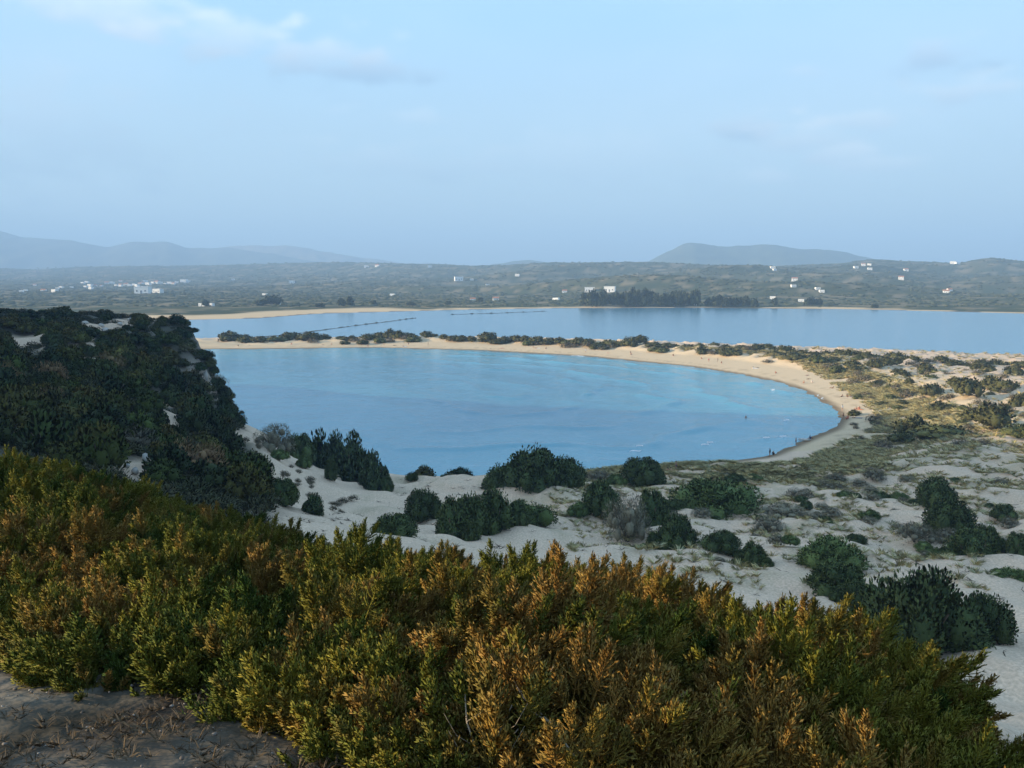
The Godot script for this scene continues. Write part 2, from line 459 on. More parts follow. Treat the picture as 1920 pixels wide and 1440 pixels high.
func skin(f: Callable, lo: Vector3, hi: Vector3, cell: float) -> ArrayMesh:
	var nx := int((hi.x - lo.x) / cell) + 2; var ny := int((hi.y - lo.y) / cell) + 2; var nz := int((hi.z - lo.z) / cell) + 2
	var val := PackedFloat32Array(); val.resize(nx * ny * nz)
	for z in nz:
		for y in ny:
			for x in nx: val[(z * ny + y) * nx + x] = f.call(lo + Vector3(x, y, z) * cell)
	var at := {}
	var m := MB.new()
	for z in nz - 1:
		for y in ny - 1:
			for x in nx - 1:
				var s := Vector3.ZERO; var k := 0; var grad := Vector3.ZERO
				var c := []
				for q in 8:
					var v := val[((z + (q >> 2)) * ny + y + ((q >> 1) & 1)) * nx + x + (q & 1)]
					c.append(v)
					grad += Vector3((q & 1) * 2 - 1, ((q >> 1) & 1) * 2 - 1, (q >> 2) * 2 - 1) * v
				for a in 8:
					for bit in [1, 2, 4]:
						if a & bit == 0 and (c[a] < 0.0) != (c[a | bit] < 0.0):
							var t: float = c[a] / (c[a] - c[a | bit])
							s += Vector3((a & 1) + (t if bit == 1 else 0.0), ((a >> 1) & 1) + (t if bit == 2 else 0.0), (a >> 2) + (t if bit == 4 else 0.0))
							k += 1
				if k: at[Vector3i(x, y, z)] = m.vert(lo + (Vector3(x, y, z) + s / k) * cell, grad.normalized(), Color.WHITE)
	for z in range(1, nz - 1):
		for y in range(1, ny - 1):
			for x in range(1, nx - 1):
				var v := val[(z * ny + y) * nx + x] < 0.0
				if v != (val[(z * ny + y) * nx + x + 1] < 0.0): m.quad(at[Vector3i(x, y, z)], at[Vector3i(x, y - 1, z)], at[Vector3i(x, y - 1, z - 1)], at[Vector3i(x, y, z - 1)])
				if v != (val[(z * ny + y + 1) * nx + x] < 0.0): m.quad(at[Vector3i(x, y, z)], at[Vector3i(x - 1, y, z)], at[Vector3i(x - 1, y, z - 1)], at[Vector3i(x, y, z - 1)])
				if v != (val[((z + 1) * ny + y) * nx + x] < 0.0): m.quad(at[Vector3i(x, y, z)], at[Vector3i(x - 1, y, z)], at[Vector3i(x - 1, y - 1, z)], at[Vector3i(x, y - 1, z)])
	return m.mesh()

# joints: pelvis, chest, neck, head, then for each side shoulder, elbow, wrist, hand tip, hip, knee, ankle, toe
func pose_bones(j: Array) -> Array:
	var b := [[j[0], j[1], 0.135, 0.125], [j[1], j[2], 0.11, 0.055], [j[2], j[3], 0.052, 0.08], [j[3], j[3] + (j[3] - j[2]) * 0.45, 0.085, 0.092]]
	for s in 2:
		var o := 4 + 8 * s
		b += [[j[1].lerp(j[2], 0.55), j[o], 0.085, 0.06], [j[o], j[o + 1], 0.052, 0.042], [j[o + 1], j[o + 2], 0.04, 0.028], [j[o + 2], j[o + 3], 0.03, 0.024],
			[j[0], j[o + 4], 0.12, 0.095], [j[o + 4], j[o + 5], 0.088, 0.058], [j[o + 5], j[o + 6], 0.055, 0.036], [j[o + 6], j[o + 7], 0.04, 0.028]]
	return b

func make_pose(j: Array) -> Dictionary:
	bones = pose_bones(j)
	var lo := Vector3(9, 9, 9); var hi := -lo
	for b in bones:
		for e in 2:
			lo = lo.min(b[e] - Vector3.ONE * 0.17); hi = hi.max(b[e] + Vector3.ONE * 0.17)
	var r := {}
	r.body = skin(field, lo, hi, 0.033)
	var p: Vector3 = j[0]; var up: Vector3 = (j[1] - j[0]).normalized()
	var trunks := func(q: Vector3) -> float: return maxf(field(q) - 0.014, maxf((q - p).length() - 0.23, (q - p).dot(up) - 0.07))
	r.trunks = skin(trunks, p - Vector3.ONE * 0.3, p + Vector3.ONE * 0.3, 0.033)
	var c: Vector3 = j[1]
	var shirt := func(q: Vector3) -> float: return maxf(field(q) - 0.016, maxf((q - c.lerp(p, 0.25)).length() - 0.34, maxf((q - j[2]).dot(up) + 0.01, -(q - p).dot(up) - 0.02)))
	r.shirt = skin(shirt, c - Vector3.ONE * 0.5, c + Vector3.ONE * 0.5, 0.036)
	var hd: Vector3 = j[3]; var hu: Vector3 = (j[3] - j[2]).normalized()
	var face := Vector3(0, 0, 1) if absf(hu.z) < 0.8 else Vector3(0, 1, 0)
	var hair := func(q: Vector3) -> float: return maxf(field(q) - 0.018, maxf((q - hd).length() - 0.17, (q - hd).dot(face) - (q - hd).dot(hu) - 0.03))
	r.hair = skin(hair, hd - Vector3.ONE * 0.22, hd + Vector3.ONE * 0.22, 0.033)
	return r

func limbs(core: Array, right: Array) -> Array:
	var j := core.duplicate()
	j += right[0]
	j += right[1]
	return j

func v(x: float, y: float, z: float) -> Vector3:
	return Vector3(x, y, z)

var poses := {}
func make_poses() -> void:
	var up := [v(0, 0.97, 0), v(0, 1.27, -0.01), v(0, 1.47, 0), v(0, 1.57, 0.02)]
	poses.stand = make_pose(limbs(up, [[v(0.18, 1.41, 0), v(0.24, 1.13, -0.03), v(0.23, 0.88, 0.07), v(0.22, 0.74, 0.10), v(0.09, 0.9, 0), v(0.10, 0.5, 0.02), v(0.11, 0.08, -0.02), v(0.13, 0.04, 0.13)],
		[v(-0.18, 1.41, 0), v(-0.25, 1.14, -0.04), v(-0.22, 0.92, 0.12), v(-0.19, 0.80, 0.19), v(-0.09, 0.9, 0), v(-0.11, 0.5, 0.03), v(-0.12, 0.08, 0.0), v(-0.15, 0.04, 0.15)]]))
	poses.walk = make_pose(limbs(up, [[v(0.18, 1.41, 0), v(0.23, 1.14, -0.12), v(0.22, 0.9, -0.1), v(0.21, 0.78, -0.04), v(0.09, 0.9, 0), v(0.10, 0.5, 0.18), v(0.10, 0.09, 0.24), v(0.11, 0.06, 0.39)],
		[v(-0.18, 1.41, 0), v(-0.23, 1.14, 0.1), v(-0.21, 0.94, 0.26), v(-0.2, 0.85, 0.35), v(-0.09, 0.9, 0), v(-0.10, 0.51, -0.06), v(-0.10, 0.14, -0.32), v(-0.11, 0.04, -0.22)]]))
	var sat := [v(0, 0.12, 0), v(0, 0.42, -0.07), v(0, 0.61, -0.06), v(0, 0.71, -0.03)]
	poses.sit = make_pose(limbs(sat, [[v(0.18, 0.55, -0.07), v(0.27, 0.32, 0.03), v(0.22, 0.36, 0.26), v(0.19, 0.38, 0.36), v(0.10, 0.12, 0.05), v(0.15, 0.44, 0.36), v(0.13, 0.07, 0.58), v(0.14, 0.04, 0.72)],
		[v(-0.18, 0.55, -0.07), v(-0.26, 0.33, -0.2), v(-0.25, 0.06, -0.3), v(-0.25, 0.04, -0.42), v(-0.10, 0.12, 0.05), v(-0.14, 0.42, 0.38), v(-0.13, 0.07, 0.62), v(-0.14, 0.04, 0.76)]]))
	var back := [v(0, 0.11, 0), v(0, 0.32, -0.24), v(0, 0.46, -0.38), v(0, 0.56, -0.43)]
	poses.recline = make_pose(limbs(back, [[v(0.18, 0.4, -0.33), v(0.25, 0.1, -0.42), v(0.22, 0.05, -0.2), v(0.2, 0.04, -0.08), v(0.1, 0.11, 0.06), v(0.13, 0.34, 0.42), v(0.12, 0.06, 0.68), v(0.13, 0.05, 0.82)],
		[v(-0.18, 0.4, -0.33), v(-0.25, 0.1, -0.44), v(-0.23, 0.05, -0.22), v(-0.21, 0.04, -0.1), v(-0.1, 0.11, 0.06), v(-0.12, 0.13, 0.48), v(-0.12, 0.07, 0.9), v(-0.13, 0.1, 1.03)]]))
	var flat := [v(0, 0.12, 0), v(0, 0.12, -0.3), v(0, 0.12, -0.5), v(0, 0.12, -0.61)]
	poses.lie = make_pose(limbs(flat, [[v(0.18, 0.11, -0.44), v(0.27, 0.06, -0.2), v(0.26, 0.05, 0.05), v(0.25, 0.04, 0.17), v(0.1, 0.1, 0.07), v(0.12, 0.09, 0.5), v(0.13, 0.06, 0.92), v(0.17, 0.1, 1.03)],
		[v(-0.18, 0.11, -0.44), v(-0.34, 0.06, -0.3), v(-0.3, 0.05, -0.55), v(-0.22, 0.05, -0.66), v(-0.1, 0.1, 0.07), v(-0.12, 0.1, 0.5), v(-0.13, 0.06, 0.92), v(-0.17, 0.1, 1.03)]]))
	poses.wade = poses.walk

var skin_mats := []; var cloth := {}; var hair_mats := []
func person(at: Vector3, turn: float, pose: String, skin_tone: int, wear: Color, top, hair: int, label: String, group := "") -> void:
	var o := root_at("person", at, turn)
	tag(o, label, "person", group)
	var p: Dictionary = poses[pose]
	put("body", p.body, skin_mats[skin_tone], o)
	put("hair", p.hair, hair_mats[hair], o)
	put("swimwear", p.trunks, cloth_of(wear), o)
	if top != null: put("shirt", p.shirt, cloth_of(top), o)

func cloth_of(c: Color) -> StandardMaterial3D:
	if not cloth.has(c): cloth[c] = paint(c, 0.9, false)
	return cloth[c]

# ---------------------------------------------------------------- houses
func house_proto(kind: int) -> Array:
	var walls := MB.new(); var roof := MB.new(); var door := MB.new(); var win := MB.new()
	var w := 1.0; var dd := 0.8; var hh: float = [0.42, 0.62, 0.45][kind]
	var white := Color(0.86, 0.85, 0.82)
	walls.box(v(-w / 2, -0.4, -dd / 2), v(w / 2, hh, dd / 2), white)
	if kind == 2:
		roof.box(v(-w / 2 - 0.02, hh, -dd / 2 - 0.02), v(w / 2 + 0.02, hh + 0.05, dd / 2 + 0.02), Color(0.82, 0.80, 0.77))
	else:
		var e := 0.06; var r := hh + 0.2
		for s in [-1.0, 1.0]:
			roof.flat([v(-w / 2 - e, hh - 0.01, s * (dd / 2 + e)), v(w / 2 + e, hh - 0.01, s * (dd / 2 + e)), v(w / 2 + e, r, 0), v(-w / 2 - e, r, 0)], Color(0.42, 0.19, 0.11), v(0, 1, s))
			roof.flat([v(-w / 2 - e, hh - 0.03, s * (dd / 2 + e)), v(w / 2 + e, hh - 0.03, s * (dd / 2 + e)), v(w / 2 + e, r - 0.03, 0), v(-w / 2 - e, r - 0.03, 0)], Color(0.42, 0.19, 0.11), v(0, -1, -s))
			walls.flat([v(s * w / 2, hh, -dd / 2), v(s * w / 2, hh, dd / 2), v(s * w / 2, r - 0.04, 0)], white, v(s, 0, 0))
	door.box(v(-0.05, 0, dd / 2 - 0.02), v(0.05, 0.22, dd / 2 + 0.01), Color(0.08, 0.10, 0.14))
	win.box(v(-0.05, 0, -0.02), v(0.05, 0.11, 0.01), Color(0.06, 0.07, 0.08))
	return [walls.mesh(), roof.mesh(), door.mesh(), win.mesh(), hh, dd]

func house(protos: Array, k: int, x: float, d: float, w: float, turn: float, label: String, group: String) -> void:
	var p: Array = protos[k]
	var o := root_at("house", on_land(x, d), turn)
	tag(o, label, "house", group)
	var m := plaster
	put("wall", p[0], m, o); put("roof", p[1], m, o); put("door", p[2], m, o)
	for s in [-0.3, 0.3]:
		for y in ([0.14] if k != 1 else [0.1, 0.4]):
			put("window", p[3], m, o).position = v(s, y, p[5] / 2)
	o.scale = Vector3.ONE * w
var plaster: StandardMaterial3D

# ---------------------------------------------------------------- the sky: air, clouds and an added glow round the sun
func sky_picture() -> ImageTexture:
	var wd := 2048; var ht := 1024
	var im := Image.create_empty(wd, ht, false, Image.FORMAT_RGBF)
	var n := noise(23, 1.7, 5); var fine := noise(29, 10.0, 6); var wisp := noise(31, 3.0, 5)
	var stops := [[-90.0, Color(0.16, 0.22, 0.30)], [-0.5, Color(0.30, 0.42, 0.55)], [0.0, Color(0.345, 0.46, 0.535)], [4.0, Color(0.355, 0.49, 0.58)], [9.0, Color(0.345, 0.505, 0.64)], [15.0, Color(0.30, 0.50, 0.70)], [30.0, Color(0.31, 0.50, 0.72)], [90.0, Color(0.26, 0.43, 0.65)]]
	# clouds: bearing, elevation, half width, half height (degrees), strength, greyness
	var puffs := [[-23.0, 14.6, 6.0, 1.3, 0.8, 0.15], [-17.0, 13.6, 5.0, 1.1, 0.9, 0.2], [-12.0, 13.0, 3.6, 1.1, 1.0, 0.35], [-9.0, 11.8, 3.5, 0.8, 0.7, 0.9], [-27.0, 8.0, 6.0, 3.2, 0.4, 0.7], [24.6, 12.0, 2.1, 0.85, 1.0, 0.65], [27.3, 9.9, 3.6, 0.6, 0.8, 0.4], [14.2, 8.4, 2.4, 0.8, 0.8, 0.75], [17.8, 7.8, 3.0, 0.9, 0.8, 0.4], [21.0, 8.8, 2.4, 0.7, 0.7, 0.3], [20.0, 6.9, 2.5, 0.6, 0.7, 0.3], [22.5, 6.2, 3.0, 0.5, 0.5, 0.3], [15.5, 5.6, 1.5, 0.6, 0.5, 0.3], [17.5, 11.7, 1.2, 0.4, 0.4, 0.3], [-6.0, 9.4, 3.0, 0.6, 0.4, 0.3], [-8.0, 6.6, 7.0, 0.9, 0.3, 0.6], [5.0, 7.0, 9.0, 1.5, 0.25, 0.5]]
	rng.seed = 77
	for k in 70:      # the rest of the sky carries the same scattered thin cloud
		var az := rnd(34.0, 326.0)
		puffs.append([az if az < 180.0 else az - 360.0, rnd(5.0, 40.0), rnd(2.0, 7.0), rnd(0.6, 1.6), rnd(0.4, 1.0), rnd(0.1, 0.8)])
	for y in ht:
		var el := 90.0 - 180.0 * (y + 0.5) / ht
		var base := Color.BLACK
		for k in stops.size() - 1:
			if el >= stops[k][0] and el <= stops[k + 1][0]:
				base = stops[k][1].lerp(stops[k + 1][1], (el - stops[k][0]) / (stops[k + 1][0] - stops[k][0]))
		var near := []
		for p in puffs:
			if absf(el - p[1]) < 3.2 * p[3]: near.append(p)
		for x in wd:
			var c := base
			if el > 0.0:
				var az := 360.0 * (x + 0.5) / wd
				if az > 180.0: az -= 360.0
				var q := Vector3(sin(deg_to_rad(az)) * cos(deg_to_rad(el)), sin(deg_to_rad(el)) * 2.6, -cos(deg_to_rad(az)) * cos(deg_to_rad(el)))
				var eye := Vector3(q.x, sin(deg_to_rad(el)), q.z)
				var off := rad_to_deg(eye.angle_to(SUN_FROM))
				c += Color(1.0, 0.80, 0.52) * 6.0 * exp(-pow(off / 15.0, 2.0))      # warm glow added round the low sun, out of view, to brighten shaded sand
				var soft := n.get_noise_3dv(q)
				c = c * (1.0 + 0.05 * soft)
				c = c.lerp(Color(0.52, 0.60, 0.70), 0.10 * sstep(0.05, 0.6, soft) * sstep(0.0, 6.0, el) * sstep(70.0, 30.0, el))
				for p in near:
					var da: float = (az - p[0]) / p[2]
					if absf(da) > 3.0: continue
					var de: float = (el - p[1]) / p[3]
					var r := exp(-da * da - de * de)
					if r < 0.02: continue
					var t: float = minf(1.0, 1.35 * p[4]) * sstep(0.15, 0.95, r + 0.8 * fine.get_noise_3dv(q * 1.6) + 0.4 * wisp.get_noise_3dv(q * 1.3))
					var body := Color(0.60, 0.69, 0.76).lerp(Color(0.19, 0.29, 0.44), clampf(p[5] - 0.35 * de, 0.0, 1.0))
					c = c.lerp(body, 0.50 * t)
			im.set_pixel(x, y, c)
	return ImageTexture.create_from_image(im)

# ---------------------------------------------------------------- foreground juniper sprays
# A feathery upright spray, about 1 high: a stem with many fine curved shoots.
func spray(shoots: int) -> ArrayMesh:
	var m := MB.new()
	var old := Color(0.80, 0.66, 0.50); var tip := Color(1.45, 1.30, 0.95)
	m.tube([v(0, -0.25, 0), v(0.01, 0.2, 0), v(0.05, 0.6, 0), v(0.12, 0.95, 0)], 0.022, 0.008, 4, Color(1.1, 0.9, 0.75), Color(1, 1, 1))
	for k in shoots:
		var t := pow(rnd(0.0, 1.0), 0.8)
		var a := rnd(0, TAU)
		var base := v(0.13 * t * t, t * 0.92, 0)
		var lean := lerpf(1.1, 0.28, t) * rnd(0.7, 1.25)
		var dir := v(cos(a) * sin(lean), cos(lean), sin(a) * sin(lean))
		var l := lerpf(0.48, 0.22, t) * rnd(0.7, 1.3)
		var mid := base + dir * l * 0.55
		var end := mid + (dir + v(0.12, 0.75, 0)).normalized() * l * 0.5
		var tone := rnd(0.78, 1.2)
		var thick := rnd(0.011, 0.019)
		var side := dir.cross(v(0.2, 0.1, 0.97)).normalized(); var side2 := dir.cross(side)
		var prev := []
		var along := [base, base.lerp(mid, 0.6), mid, end]
		for r in 4:
			var f: float = [0.5, 1.0, 0.95, 0.0][r]
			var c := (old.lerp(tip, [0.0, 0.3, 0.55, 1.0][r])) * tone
			c.a = 1.0
			var ring := []
			for s in 3:
				var b := TAU * s / 3.0
				var o := side * cos(b) + side2 * sin(b)
				ring.append(m.vert(along[r] + o * thick * f, (o + dir * 0.2).normalized(), c))
			if prev:
				for s in 3: m.quad(prev[s], prev[(s + 1) % 3], ring[(s + 1) % 3], ring[s])
			prev = ring
		for q in 11:      # scale leaves standing off the shoot
			var u := rnd(0.1, 0.95)
			var p := base.lerp(mid, u * 1.8) if u < 0.55 else mid.lerp(end, (u - 0.55) / 0.45)
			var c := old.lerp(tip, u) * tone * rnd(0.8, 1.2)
			c.a = 1.0
			tuft(m, p, (dir + v(rnd(-1, 1), rnd(-0.2, 1), rnd(-1, 1)) * 0.8).normalized(), rnd(0.06, 0.12), 0.13, c)
	return m.mesh()

func grass_tuft(blades: int, lean: float, c0: Color, c1: Color) -> ArrayMesh:
	var m := MB.new()
	for k in blades:
		var a := rnd(0, TAU); var q := rnd(0.0, 0.28)
		var p := v(cos(a) * q, -0.05, sin(a) * q)
		var d := v(cos(a) * lean + 0.12, 1, sin(a) * lean).normalized()
		var l := rnd(0.6, 1.0)
		var e := p + d * l * 0.6; var f := e + (d + v(cos(a) * 0.5 + 0.2, -0.2, sin(a) * 0.5)).normalized() * l * 0.4
		var s := d.cross(v(sin(a + 1.0), 0.1, cos(a + 1.0))).normalized() * rnd(0.022, 0.04)
		var c := c0.lerp(c1, rnd(0, 1))
		var nn := (d.cross(s).normalized() + v(0, 0.6, 0)).normalized()
		var i0 := m.vert(p - s, nn, c); var i1 := m.vert(p + s, nn, c); var i2 := m.vert(e + s * 0.8, nn, c); var i3 := m.vert(e - s * 0.8, nn, c); var i4 := m.vert(f, nn, c)
		m.quad(i0, i1, i2, i3); m.tri(i3, i2, i4)
	return m.mesh()

# ================================================================ the scene
func _ready() -> void:
	var cam := Camera3D.new()
	cam.name = "camera"
	cam.position = Vector3(0, 38, 0)
	cam.rotation_degrees = Vector3(-7.2, 0, 0)
	cam.fov = 46.82
	cam.near = 0.05
	cam.far = 20000.0
	add_child(cam)
	cam.current = true

	var env := Environment.new()
	var sm := PanoramaSkyMaterial.new()
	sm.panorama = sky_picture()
	var sky := Sky.new()
	sky.sky_material = sm
	env.background_mode = Environment.BG_SKY
	env.sky = sky
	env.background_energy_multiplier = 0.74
	env.tonemap_mode = Environment.TONE_MAPPER_LINEAR
	env.tonemap_exposure = 2.2
	env.sdfgi_enabled = true
	env.ssao_enabled = true
	env.ssil_enabled = true
	env.fog_enabled = true
	env.fog_light_color = Color(0.41, 0.66, 1.0).linear_to_srgb()
	env.fog_density = 0.00026
	var we := WorldEnvironment.new()
	we.name = "world"
	we.environment = env
	add_child(we)

	var sun := DirectionalLight3D.new()
	sun.name = "sun"
	sun.light_color = Color(1.0, 0.80, 0.54).linear_to_srgb()
	sun.light_energy = 1.6
	sun.light_angular_distance = 0.6
	sun.shadow_enabled = true
	sun.sky_mode = DirectionalLight3D.SKY_MODE_LIGHT_ONLY
	add_child(sun)
	sun.look_at_from_position(SUN_FROM, Vector3.ZERO)

	prepare_land()
	build_land()
	build_water()
	build_plants()
	build_far()
	build_grass()
	build_foreground()
	build_houses()
	build_people()

func build_land() -> void:
	var sand := paint(Color.WHITE, 0.95)
	sand.albedo_texture = grain(0.22, 0.02, 5)
	sand.uv1_triplanar = true; sand.uv1_world_triplanar = true
	sand.uv1_scale = Vector3.ONE * 0.35
	sand.normal_enabled = true; sand.normal_texture = bumps(0.03, 6, 6.0); sand.normal_scale = 0.9
	sand.metallic_specular = 0.1
	var xs := stretched(430, 4.1, 350.0, 0.0)
	var ds := stretched(430, 3.9, 345.0, 215.0)
	# more rows close to the viewer: the stretch is centred on the dunes, so add a second stretch for the hill itself
	var near := stretched(150, 3.0, 140.0, 8.0)
	var rows := PackedFloat64Array()
	for q in near:
		if q < 90.0: rows.append(q)
	var lastq := rows[rows.size() - 1]
	var q2 := lastq
	while q2 < 556.0:
		q2 += lerpf(1.3, 2.6, sstep(100.0, 500.0, q2))
		rows.append(q2)
	ds = rows
	var colour := func(x: float, d: float, h: float, st: float) -> Color: return land_color(x, d, h, read_grid(sd_bay, x, d), st)
	var all := func(_x: float, _d: float) -> bool: return true
	tag(put("ground", sheet(xs, ds, near_height, all, colour), sand), "pale sand dunes, beach and scrubby hillside round the bay", "", "", "structure")

func build_water() -> void:
	var wave := noise(41, 0.11, 3); var wave2 := noise(43, 0.02, 2)
	var sea_mat := paint(Color.WHITE, 0.10)
	sea_mat.metallic_specular = 0.36
	sea_mat.normal_enabled = true; sea_mat.normal_texture = bumps(0.018, 44, 5.0, 1024); sea_mat.normal_scale = 0.8
	sea_mat.uv1_triplanar = true; sea_mat.uv1_world_triplanar = true; sea_mat.uv1_scale = Vector3(0.035, 0.035, 0.055)
	var sea_h := func(x: float, d: float) -> float:
		var s := -read_grid(sd_bay, x, d)
		var swell := pow(0.5 + 0.5 * sin(TAU * s / 21.0 + 3.0 * wave2.get_noise_2d(x, d)), 7.0)
		var band := sstep(2.0, 10.0, s) * sstep(150.0, 60.0, s) * sstep(-70.0, 10.0, x) * (0.4 + 0.6 * sstep(-0.2, 0.4, wave2.get_noise_2d(x * 1.7 + 90.0, d * 1.7)))
		return band * 0.55 * swell + 0.11 * wave.get_noise_2d(x, d * 1.6) + 0.10 * wave2.get_noise_2d(x * 2.0, d * 3.0)
	var sea_c := func(x: float, d: float, _h: float, _s: float) -> Color:
		var s := -read_grid(sd_bay, x, d) + 14.0 * wave2.get_noise_2d(x, d)
		return Color(0.08, 0.28, 0.36).lerp(Color(0.030, 0.165, 0.25), sstep(2.0, 90.0, s))
	var sea_keep := func(x: float, d: float) -> bool: return read_grid(sd_bay, x, d) < 7.0
	tag(put("sea", sheet(evenly(-270, 112, 1.5), evenly(146, 462, 1.5), sea_h, sea_keep, sea_c), sea_mat), "calm blue water of the round bay with faint swell lines", "", "", "structure")
	var lag_mat := paint(Color(0.07, 0.21, 0.31), 0.14)
	lag_mat.metallic_specular = 0.4
	lag_mat.normal_enabled = true; lag_mat.normal_texture = sea_mat.normal_texture; lag_mat.normal_scale = 0.35
	lag_mat.uv1_triplanar = true; lag_mat.uv1_world_triplanar = true; lag_mat.uv1_scale = Vector3(0.02, 0.02, 0.03)
	var still := func(_x: float, _d: float) -> float: return -0.02
	var white := func(_x: float, _d: float, _h: float, _s: float) -> Color: return Color.WHITE
	var lag_keep := func(x: float, d: float) -> bool: return edge_distance(lagoon_edge, Vector2(x + 6.0, d + 6.0)) < 16.0
	tag(put("lagoon", sheet(evenly(-430, 700, 12.0), evenly(250, 970, 12.0), still, lag_keep, white), lag_mat), "flat pale blue lagoon behind the beach spit", "", "", "structure")
	# low mud banks in the lagoon
	var mud := paint(Color(0.11, 0.11, 0.09), 0.95, false)
	var banks := [[v(-150, 0, -515), v(-133, 0, -553), v(-122, 0, -595), v(-112, 0, -632), v(-104, 0, -658)], [v(-107, 0, -648), v(-95, 0, -685), v(-88, 0, -712), v(-80, 0, -738)], [v(-54, 0, -800), v(-16, 0, -822), v(16, 0, -848), v(34, 0, -868)]]
	var which := ["long dark mud bank at the left of the lagoon near the spit", "short dark mud bank in the middle of the lagoon", "thin dark mud bank close to the far lagoon shore"]
	for k in 3:
		var m := MB.new()
		var b: Array = banks[k]
		rng.seed = 300 + k
		var prev := []
		for j in 60:
			var t := j / 59.0 * (b.size() - 1)
			var i := mini(int(t), b.size() - 2)
			var p: Vector3 = b[i].lerp(b[i + 1], t - i)
			var w := rnd(0.6, 2.2); var hh := rnd(0.12, 0.5) if j % 9 else rnd(0.5, 1.1)
			var ring := [m.vert(p + v(-w, -0.3, 0), v(-0.6, 0.8, 0), Color.WHITE), m.vert(p + v(0, hh, 0), v(0, 1, 0), Color.WHITE), m.vert(p + v(w, -0.3, 0), v(0.6, 0.8, 0), Color.WHITE)]
			if prev:
				m.quad(prev[0], prev[1], ring[1], ring[0]); m.quad(prev[1], prev[2], ring[2], ring[1])
			prev = ring
		tag(put("mud_bank", m.mesh(), mud), which[k], "mud bank", "mud banks in the lagoon")
	# small breaking crests and the foam line at the water's edge
	var foam_mat := paint(Color(0.75, 0.78, 0.80), 0.8, false)
	var foams := [Vector3(26.4, 186.2, 1.6), Vector3(28, 190.9, 1), Vector3(42.8, 193.3, 1.5), Vector3(44.5, 195.8, 1), Vector3(58.4, 200.3, 1.2), Vector3(63, 202.9, 1.4), Vector3(70.8, 226.1, 1.6), Vector3(94.5, 266, 3.5), Vector3(95.2, 271.8, 3), Vector3(26.2, 409.2, 4.5), Vector3(30.5, 403.9, 3.5), Vector3(84.9, 284.3, 1.5)]
	var said := ["the bush on the dune crest", "the first dune bushes", "the small swimmer", "the swimmer, further in", "the two dark figures on the shore", "the pale boat", "the middle of the bay's right end", "the right end of the beach", "the right end of the beach, further left", "the middle of the far beach", "the middle of the far beach, further right", "the turn of the beach"]
	var spots := []
	for k in foams.size():
		rng.seed = 400 + k
		var f: Vector3 = foams[k]
		# each crest runs along the shore
		var e := 1.5
		var gxx := read_grid(sd_bay, f.x + e, f.y) - read_grid(sd_bay, f.x - e, f.y); var gyy := read_grid(sd_bay, f.x, f.y + e) - read_grid(sd_bay, f.x, f.y - e)
		var g := Vector2(gxx, gyy).normalized()
		if k >= 7: f = Vector3(f.x - g.x * 0.5, f.y - g.y * 0.5, f.z)
		var m := MB.new()
		var prev := []
		for j in 13:
			var t := j / 6.0 - 1.0
			var w := (1.0 - t * t) * rnd(0.10, 0.32) + 0.03
			var p := v(f.x - g.y * f.z * t, 0.0, -(f.y + g.x * f.z * t))
			p += v(g.x, 0, -g.y) * (0.5 * sin(t * 4.0) + rnd(-0.12, 0.12))
			var y: float = sea_h.call(p.x, -p.z)
			var ring := [m.vert(p + v(-g.x * w, y - 0.05, g.y * w), v(0, 1, 0), Color.WHITE), m.vert(p + v(0, y + 0.16 * (1.0 - t * t) + 0.05, 0), v(0, 1, 0), Color.WHITE), m.vert(p + v(g.x * w, y - 0.05, -g.y * w), v(0, 1, 0), Color.WHITE)]
			if prev:
				m.quad(prev[0], prev[1], ring[1], ring[0]); m.quad(prev[1], prev[2], ring[2], ring[1])
			prev = ring
		tag(put("breaking_wave", m.mesh(), foam_mat), "thin white breaking wavelet near " + said[k], "wave", "small breaking waves in the bay")

